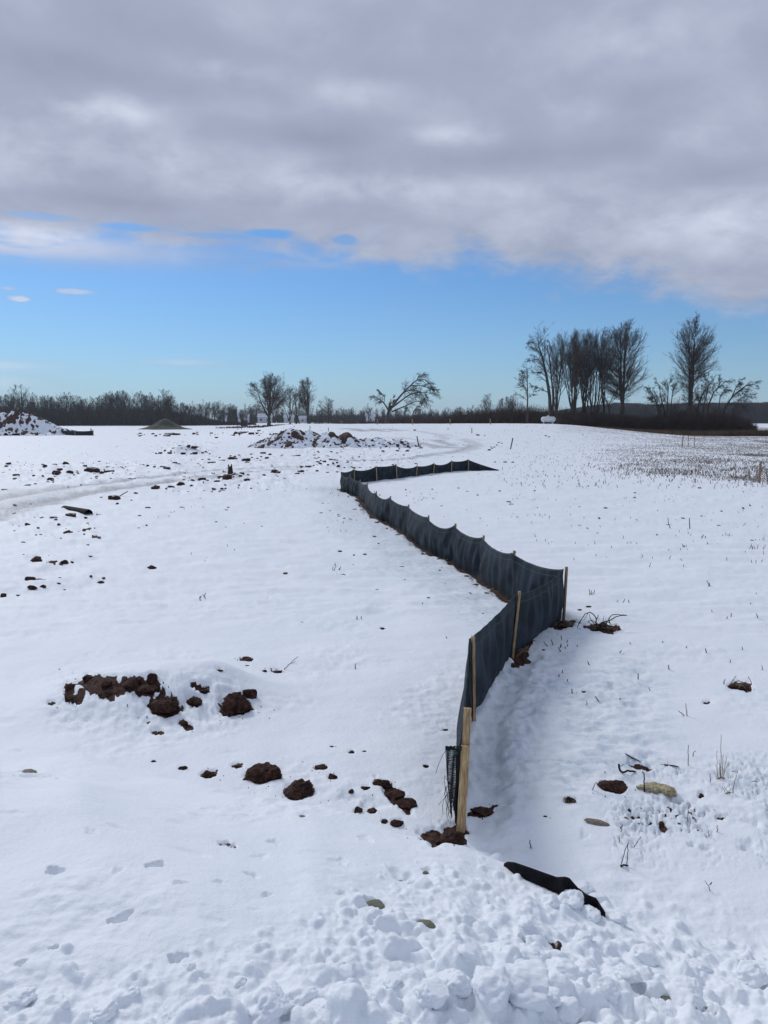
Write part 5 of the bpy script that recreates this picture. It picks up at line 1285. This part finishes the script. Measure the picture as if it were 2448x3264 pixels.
skel_tree(1930, 122, [(z3([(780, 690), (770, 600), (745, 540), (730, 500)]), .14, .03), (z3([(770, 600), (800, 540), (830, 500)]), .08, .02), (z3([(700, 690), (700, 600), (720, 540)]), .1, .02)],
    19, 'small bare sapling under the oval crowned tree', name='bare_tree', kids=(14, 7, 5, 2), tilt=.9, trop=.02, twig=.012, clear=.2)
# middle trees
dm = 175.0
field_tree(858, 1190, dm, 150, 21, 'broad round crowned bare tree left of centre', kind='round', stems=1, split=.22, leaders=6, spread=.50, kids=(22, 9, 6, 3), tilt=1.05, trop=.03, r0=.42, clear=.10, twig=.013)
field_tree(935, 1225, dm + 4, 110, 22, 'thin loose bare tree between the broad tree and the narrower oval tree', kind='round', stems=2, split=.16, leaders=3, spread=.45, kids=(13, 6, 5, 2), tilt=.8, trop=.05, r0=.26, clear=.2, twig=.012)
field_tree(986, 1200, dm - 2, 82, 23, 'narrower oval bare tree of the field pair', kind='oval', stems=1, split=.20, leaders=5, spread=.42, kids=(20, 8, 5, 2), tilt=.95, trop=.05, r0=.34, clear=.10, twig=.013)
field_tree(1040, 1264, dm + 6, 60, 24, 'small round bare tree right of the narrower oval tree', kind='round', stems=2, split=.14, leaders=3, spread=.5, kids=(14, 7, 5, 2), tilt=.85, trop=.05, r0=.2, clear=.15, twig=.012)
z2 = lambda L_: zz(L_, 700, 1150, 2.023)
skel_tree(1236, 160, [(z2([(1075, 405), (1085, 360), (1095, 310), (1100, 268)]), .42, .18), (z2([(1095, 320), (1130, 270), (1180, 210), (1230, 160), (1270, 125), (1290, 90)]), .26, .04), (z2([(1100, 310), (1160, 265), (1230, 215), (1300, 205), (1380, 215)]), .20, .03),
    (z2([(1090, 320), (1060, 270), (1020, 240), (985, 230)]), .18, .03), (z2([(1060, 270), (1065, 230), (1030, 190)]), .09, .02), (z2([(1270, 125), (1320, 120), (1355, 150), (1370, 190)]), .12, .02), (z2([(1110, 330), (1180, 300), (1260, 265), (1340, 260)]), .16, .03), (z2([(1230, 160), (1300, 160), (1360, 180), (1400, 190)]), .12, .02),
    (z2([(1110, 310), (1115, 270), (1120, 230)]), .08, .02), (z2([(1240, 390), (1250, 330), (1290, 280), (1320, 250)]), .12, .02), (z2([(1210, 390), (1190, 340), (1200, 300)]), .1, .02), (z2([(1180, 210), (1220, 190), (1280, 190), (1330, 230)]), .1, .02)],
    31, 'broken bare tree leaning far to the right with drooping twigs', kids=(24, 8, 6, 2), tilt=.8, trop=-.02, drop=.12, twig=.014, clear=.3)

# tree line: a few kinds, copied
VAR = []
for k in range(9):
    kd = ('oval', 'tall', 'round', 'fan')[k % 4]
    VAR.append(grow(200 + k, 12.0, (3.0, 2.4, 3.8, 3.0)[k % 4], kind=kd, stems=1 + (k % 3 == 0), split=.22, leaders=4, spread=.40, kids=(13, 6, 4, 2), tilt=.9, trop=.06, r0=.22, clear=.15, twig=.017, minr=.018))
protos = []
def line_tree(px, d, h, v, label, group):
    x = xat(px, d); z = gz(x, d)
    if v >= len(protos) or protos[v] is None:
        while len(protos) <= v: protos.append(None)
        e = make_tree('bare_tree', x, d, z, VAR[v], label, m_far, m_far, group); protos[v] = e
    else:
        e = copy_tree(protos[v]); tag(e, label, 'tree', group)
    s_ = h / 12.0
    e.location = (x, d, z - .1); e.rotation_euler = (0, 0, rnd.uniform(0, 6.28)); e.scale = (s_ * rnd.uniform(.9, 1.25), s_ * rnd.uniform(.9, 1.2), s_)
    return e
protos = [None] * 9
GL = 'bare trees in the long tree line on the left'
LL = 'bare grey tree packed in the long tree line on the left horizon'
xs = []
def top_left(px): return np.interp(px, [-60, 0, 40, 100, 150, 230, 300, 370, 420, 480, 530, 560, 620, 680, 740, 800], [1262, 1262, 1252, 1262, 1258, 1250, 1262, 1245, 1240, 1250, 1250, 1268, 1280, 1272, 1285, 1290])
for k in range(88):
    px = -60 + k * 9.9 + rnd.uniform(-5, 5); d = 325 + rnd.uniform(-12, 30) + (0 if k % 2 else 25)
    x = xat(px, d); h = at_y(px, top_left(px) + rnd.uniform(-6, 34) * rnd.random() ** .5, d).z - gz(x, d)
    line_tree(px, d, max(h, 6), rnd.randrange(9), LL, GL)
line_tree(80, 318, at_y(80, 1222, 318).z - gz(xat(80, 318), 318), 2, 'taller pale round crowned tree rising over the left end of the tree line', None).scale.x *= 1.35
line_tree(525, 316, at_y(525, 1238, 316).z - gz(xat(525, 316), 316), 2, 'taller spreading tree rising over the tree line behind the gravel pile', None).scale.x *= 1.2
GM = 'bare trees in the low far tree line behind the houses'
LM = 'small bare tree in the low far tree line behind the white houses'
def top_mid(px): return np.interp(px, [740, 900, 1060, 1120, 1180, 1260, 1400, 1460, 1480, 1520, 1600, 1680], [1288, 1290, 1292, 1296, 1294, 1300, 1305, 1300, 1298, 1300, 1290, 1290])
for k in range(92):
    px = 740 + k * 10.6 + rnd.uniform(-5, 5); d = 480 + rnd.uniform(-20, 60)
    x = xat(px, d); h = at_y(px, top_mid(px) + rnd.uniform(-3, 16), d).z - gz(x, d)
    line_tree(px, d, max(h, 5), rnd.randrange(9), LM, GM)
for px, tp, d, v, lab in ((1424, 1297, 240, 0, 'small lone bare tree on the skyline right of the leaning tree'), (1462, 1294, 235, 6, 'first rounded small tree on the skyline right of the lone small tree'), (1560, 1252, 210, 2, 'tufted pale tree rising above the dark brush left of the tank'), (1500, 1290, 220, 4, 'low tree in the dark brush in the centre of the skyline'),
                          (1610, 1262, 180, 6, 'bushy tree left of the small slender tree'), (1640, 1256, 175, 2, 'bushy rounded tree just left of the small slender tree'), (1527, 1288, 225, 0, 'low bare tree left of the tufted pale tree'), (1375, 1308, 240, 6, 'low bushy tree just right of the leaning tree'), (1345, 1300, 230, 2, 'low bushy tree under the drooping crown of the leaning tree'), (1175, 1286, 300, 8, 'faint small tree left of the leaning tree')):
    x = xat(px, d); line_tree(px, d, at_y(px, tp, d).z - gz(x, d), v, lab, None)

# brush: stems nobody could count
def brush(name, px0, px1, d0, d1, n_, hfun, label, m_, seed, stems=9, spread=.35, rad=.022):
    rg_ = np.random.RandomState(seed)
    px = rg_.uniform(px0, px1, n_); d = rg_.uniform(d0, d1, n_); x = (px - 1224) / F * d
    z = H(x, d); h = hfun(px) * rg_.uniform(.55, 1.1, n_)
    K = n_ * stems; bx = np.repeat(x, stems); by = np.repeat(d, stems); bz = np.repeat(z, stems); hh = np.repeat(h, stems) * rg_.uniform(.6, 1.1, K)
    th = rg_.uniform(0, 6.28, K); ln = rg_.uniform(.05, spread, K)
    P_ = np.empty((K, 4, 3))
    for k, t_ in enumerate((0, .35, .7, 1.0)):
        P_[:, k, 0] = bx + np.cos(th) * ln * hh * t_ ** 1.3 + rg_.normal(0, .03, K) * hh * (k > 0); P_[:, k, 1] = by + np.sin(th) * ln * hh * t_ ** 1.3
        P_[:, k, 2] = bz - .1 + hh * t_
    Rr = rad * np.array([1.2, 1, .7, .35])[None, :] * rg_.uniform(.7, 1.3, (K, 1))
    P2 = np.empty((K * 2, 3, 3)); src = rg_.randint(0, K, K * 2); st = P_[src, 2] * .5 + P_[src, 1] * .5
    dv = rg_.normal(0, 1, (K * 2, 3)); dv[:, 2] = np.abs(dv[:, 2]) * .9 + .3; dv = norm(dv) * (hh[src] * .32)[:, None]
    for k, t_ in enumerate((0, .5, 1)): P2[:, k] = st + dv * t_
    R2_ = np.full((K * 2, 3), rad * .5)
    v, q = join([tubes_arr(P_, Rr, 3), tubes_arr(P2, R2_, 3)])
    return tag(mesh_np(name, v, q, m_), label, 'brush', kind='stuff')
m_brush2 = simple('grey_brown_brush', (.050, .036, .030), (.115, .082, .064), .7, .9, 0)
brush('undergrowth', -80, 820, 300, 345, 3600, lambda px: np.interp(px, [480, 640, 700, 820], [7.5, 4.5, 2.0, .8]), 'dark grey undergrowth filling the foot of the left tree line', m_far, 1, 8, .3, .055)
brush('undergrowth', 700, 1700, 455, 500, 2200, lambda px: 5.5 + 0 * px, 'dim undergrowth behind the white houses', m_far, 2, 8, .35, .07)
brush('hedge_brush', 690, 1560, 190, 235, 2000, lambda px: np.interp(px, [690, 980, 1200, 1330, 1450, 1560], [.3, 1.0, 1.8, 3.0, 2.6, 3.2]), 'low russet brush along the far edge of the snow field', m_brush, 3, 8, .4, .03)
brush('hedge_brush', 1400, 1900, 130, 175, 1500, lambda px: np.interp(px, [1400, 1540, 1700, 1900], [1.8, 3.0, 3.4, 2.6]), 'dark brush behind the white tank and before the tall trees', m_brush, 4, 9, .4, .024)
brush('hedge_brush', 1780, 2400, 111, 128, 2400, lambda px: np.interp(px, [1780, 1900, 2060, 2150, 2330, 2400], [1.8, 2.2, 2.2, 3.4, 3.2, 1.6]), 'tangled dark brush between the trunks of the tall trees', m_brush, 5, 10, .5, .018)
brush('weedy_strip', 1900, 2520, 100, 112, 2600, lambda px: np.interp(px, [1900, 2050, 2200, 2448], [.25, .45, .8, .95]), 'russet weeds along the edge of the stubble field', m_brown, 6, 8, .5, .013)
# far woods on the right horizon
xs_ = np.linspace(xat(1830, 420), xat(2750, 420), 420); rows_ = []
rg_ = np.random.RandomState(33)
topz = 9.6 + 1.4 * fbm(xs_ / 40, xs_ * 0, 3, 5) + .9 * fbm(xs_ / 6, xs_ * 0 + 3, 3, 6) + rg_.normal(0, .35, len(xs_))
topz *= np.interp(xs_, [xs_[0], xs_[60], xs_[-1]], [.75, 1, 1.15])
for yy, f_ in ((412, 0), (414, .55), (419, .85), (430, 1.0), (470, 1.04), (530, .9), (535, 0)):
    rows_.append(np.stack([xs_, yy + 5 * n2(xs_ / 9, xs_ * 0 + yy, 8), topz * f_ + (rg_.normal(0, .5, len(xs_)) if f_ > .5 else 0)], -1))
Wv = np.array(rows_); ix = np.arange(Wv.shape[0] * Wv.shape[1]).reshape(Wv.shape[:2])
m_woods = simple('far_woods_haze_blue', (.012, .014, .019), (.026, .027, .034), .15, .95, 0)  # blue of the distant haze is put into the woods' base colour
ow = mesh_np('far_woods', Wv.reshape(-1, 3), np.stack([ix[:-1, :-1], ix[:-1, 1:], ix[1:, 1:], ix[1:, :-1]], -1).reshape(-1, 4), m_woods, smooth=False)
tag(ow, 'mass of distant woods coloured dark haze blue on the right horizon', 'woods', kind='stuff')
n_ = 5000; x = rg_.uniform(xs_[0], xs_[-1], n_); yy = rg_.uniform(411, 440, n_); tz_ = np.interp(x, xs_, topz)
P_ = np.empty((n_, 3, 3))
lean_ = rg_.normal(0, .6, n_)
for k, t_ in enumerate((0, .6, 1.0)): P_[:, k, 0] = x + lean_ * t_ * 2; P_[:, k, 1] = yy; P_[:, k, 2] = tz_ * (t_ * rg_.uniform(.95, 1.13, n_) if k else 0)
v, q = tubes_arr(P_, np.repeat(np.array([[.14, .10, .03]]), n_, 0), 3); mesh_np('woods_edge_stems', v, q, m_woods, ow)['kind'] = 'stuff'

# ------------------------------------------------------------------ crop stubble at the right, and stray stubs
rg_ = np.random.RandomState(44)
N = 70000; d = 24 + (108 - 24) * rg_.rand(N) ** .9; t = rg_.uniform(.15, .58, N); x = t * d
# rows run slightly askew
rowdir = np.array([.94, .34]); s1 = x * rowdir[0] + d * rowdir[1]; s2 = -x * rowdir[1] + d * rowdir[0]; s2 = np.round(s2 / .76) * .76 + rg_.normal(0, .05, N)
x = s1 * rowdir[0] - s2 * rowdir[1]; d = s1 * rowdir[1] + s2 * rowdir[0]
z = H(x, d); px, py = proj(x, d, z)
pr = sst(1780, 2200, px) * (1 - sst(1497 + (px - 2000) * .07, 1530 + (px - 2000) * .07, py)) * (.35 + .65 * sst(-.5, .4, n2(x / 4, d / 4, 9)))
pr += .04 * sst(1500, 1700, px) * (py < 1560)
keep = rg_.rand(N) < pr; x, d, z = x[keep], d[keep], z[keep]; K = len(x)
h = rg_.uniform(.02, .10, K) * (.7 + .6 * sst(1440, 1500, proj(x, d, z)[1])); lean_ = rg_.normal(0, .05, (K, 2))
P_ = np.empty((K, 2, 3)); P_[:, 0] = np.stack([x, d, z - .03], -1); P_[:, 1] = np.stack([x + lean_[:, 0], d + lean_[:, 1], z + h], -1)
parts_ = [tubes_arr(P_, np.repeat(np.array([[.010, .008]]), K, 0) * rg_.uniform(.7, 1.5, (K, 1)), 3)]
# stray stubs in the open snow, with little clusters like cut stalks
cl = []
for cx, cy, n_, sx_, sy_ in ((1720, 1643, 7, 22, 3), (1840, 1675, 2, 5, 1), (1695, 1668, 1, 1, 1), (2185, 1743, 5, 18, 3), (2240, 1711, 6, 20, 3), (2320, 1708, 8, 22, 3), (2270, 1736, 5, 20, 2), (2420, 1748, 8, 25, 4), (2410, 1722, 5, 18, 3), (1880, 1893, 5, 8, 2), (1990, 1920, 3, 25, 2), (2035, 1893, 1, 1, 1),
                             (2120, 1590, 12, 60, 12), (2030, 1580, 8, 30, 18), (2230, 1545, 26, 110, 10), (2380, 1570, 12, 60, 10), (1700, 1590, 10, 70, 10), (1715, 1460, 6, 30, 8), (1640, 1895, 0, 1, 1), (2255, 1866, 3, 12, 3), (2175, 1806, 1, 1, 1), (2400, 1790, 3, 20, 3), (1873, 1740, 1, 1, 1), (1740, 1728, 4, 20, 6), (1310, 1560, 0, 1, 1),
                             (1620, 1520, 10, 70, 8), (1350, 1575, 8, 60, 8), (1345, 1590, 10, 30, 5), (1990, 1440, 30, 120, 25), (1850, 1480, 26, 130, 14), (630, 1905, 6, 40, 10), (1140, 1970, 3, 10, 4), (560, 1640, 6, 60, 10), (620, 1620, 5, 60, 8), (700, 1750, 6, 120, 40), (1075, 1815, 6, 30, 8), (1320, 1850, 2, 10, 4), (1080, 1680, 5, 60, 40), (1420, 2040, 1, 5, 5),
                             (2100, 2090, 6, 200, 60), (1780, 2060, 10, 50, 22), (1900, 2180, 8, 120, 60), (2350, 1950, 6, 80, 40), (1320, 1730, 4, 50, 20)):
    for k in range(n_): cl.append((cx + rg_.normal(0, sx_ * .6), cy + rg_.normal(0, sy_ * .6)))
for k in range(150):
    a_, b_ = rg_.uniform(1550, 2460), 1500 + 320 * rg_.rand() ** 1.5
    if a_ < 1550 + (b_ - 1500) * .7: continue
    cl.append((a_, b_))
Pc = np.array([list(pix(*q_)) for q_ in cl]); K = len(Pc); hh = rg_.uniform(.012, .055, K); P_ = np.empty((K, 2, 3)); P_[:, 0] = Pc - np.array([0, 0, .02]); P_[:, 1] = Pc + np.stack([rg_.normal(0, .02, K), rg_.normal(0, .02, K), hh], -1)
parts_.append(tubes_arr(P_, np.repeat(np.array([[.006, .0045]]), K, 0), 4))
v, q = join(parts_); tag(mesh_np('crop_stubble', v, q, m_stub), 'brown crop stubble poking through the thin snow on the right', 'stubble', kind='stuff')
m_haze = bpy.data.materials.new('haze'); m_haze.use_nodes = True
hn = m_haze.node_tree; hn.nodes.clear(); ho = hn.nodes.new('ShaderNodeOutputMaterial'); hv = hn.nodes.new('ShaderNodeVolumePrincipled')
hv.inputs['Density'].default_value = .00024; hv.inputs['Color'].default_value = (.88, .94, 1, 1); hv.inputs['Anisotropy'].default_value = .2
hn.links.new(hv.outputs[0], ho.inputs['Volume'])
v, q = boxvq(-4700, 4700, -4700, 4700, -3.0, 30)
hz = mesh_np('haze', v, q, m_haze, smooth=False); tag(hz, 'thin winter haze over the field', kind='stuff')
print('ground verts', X.size, 'lumps', cnt, 'clods', len(CLODS))
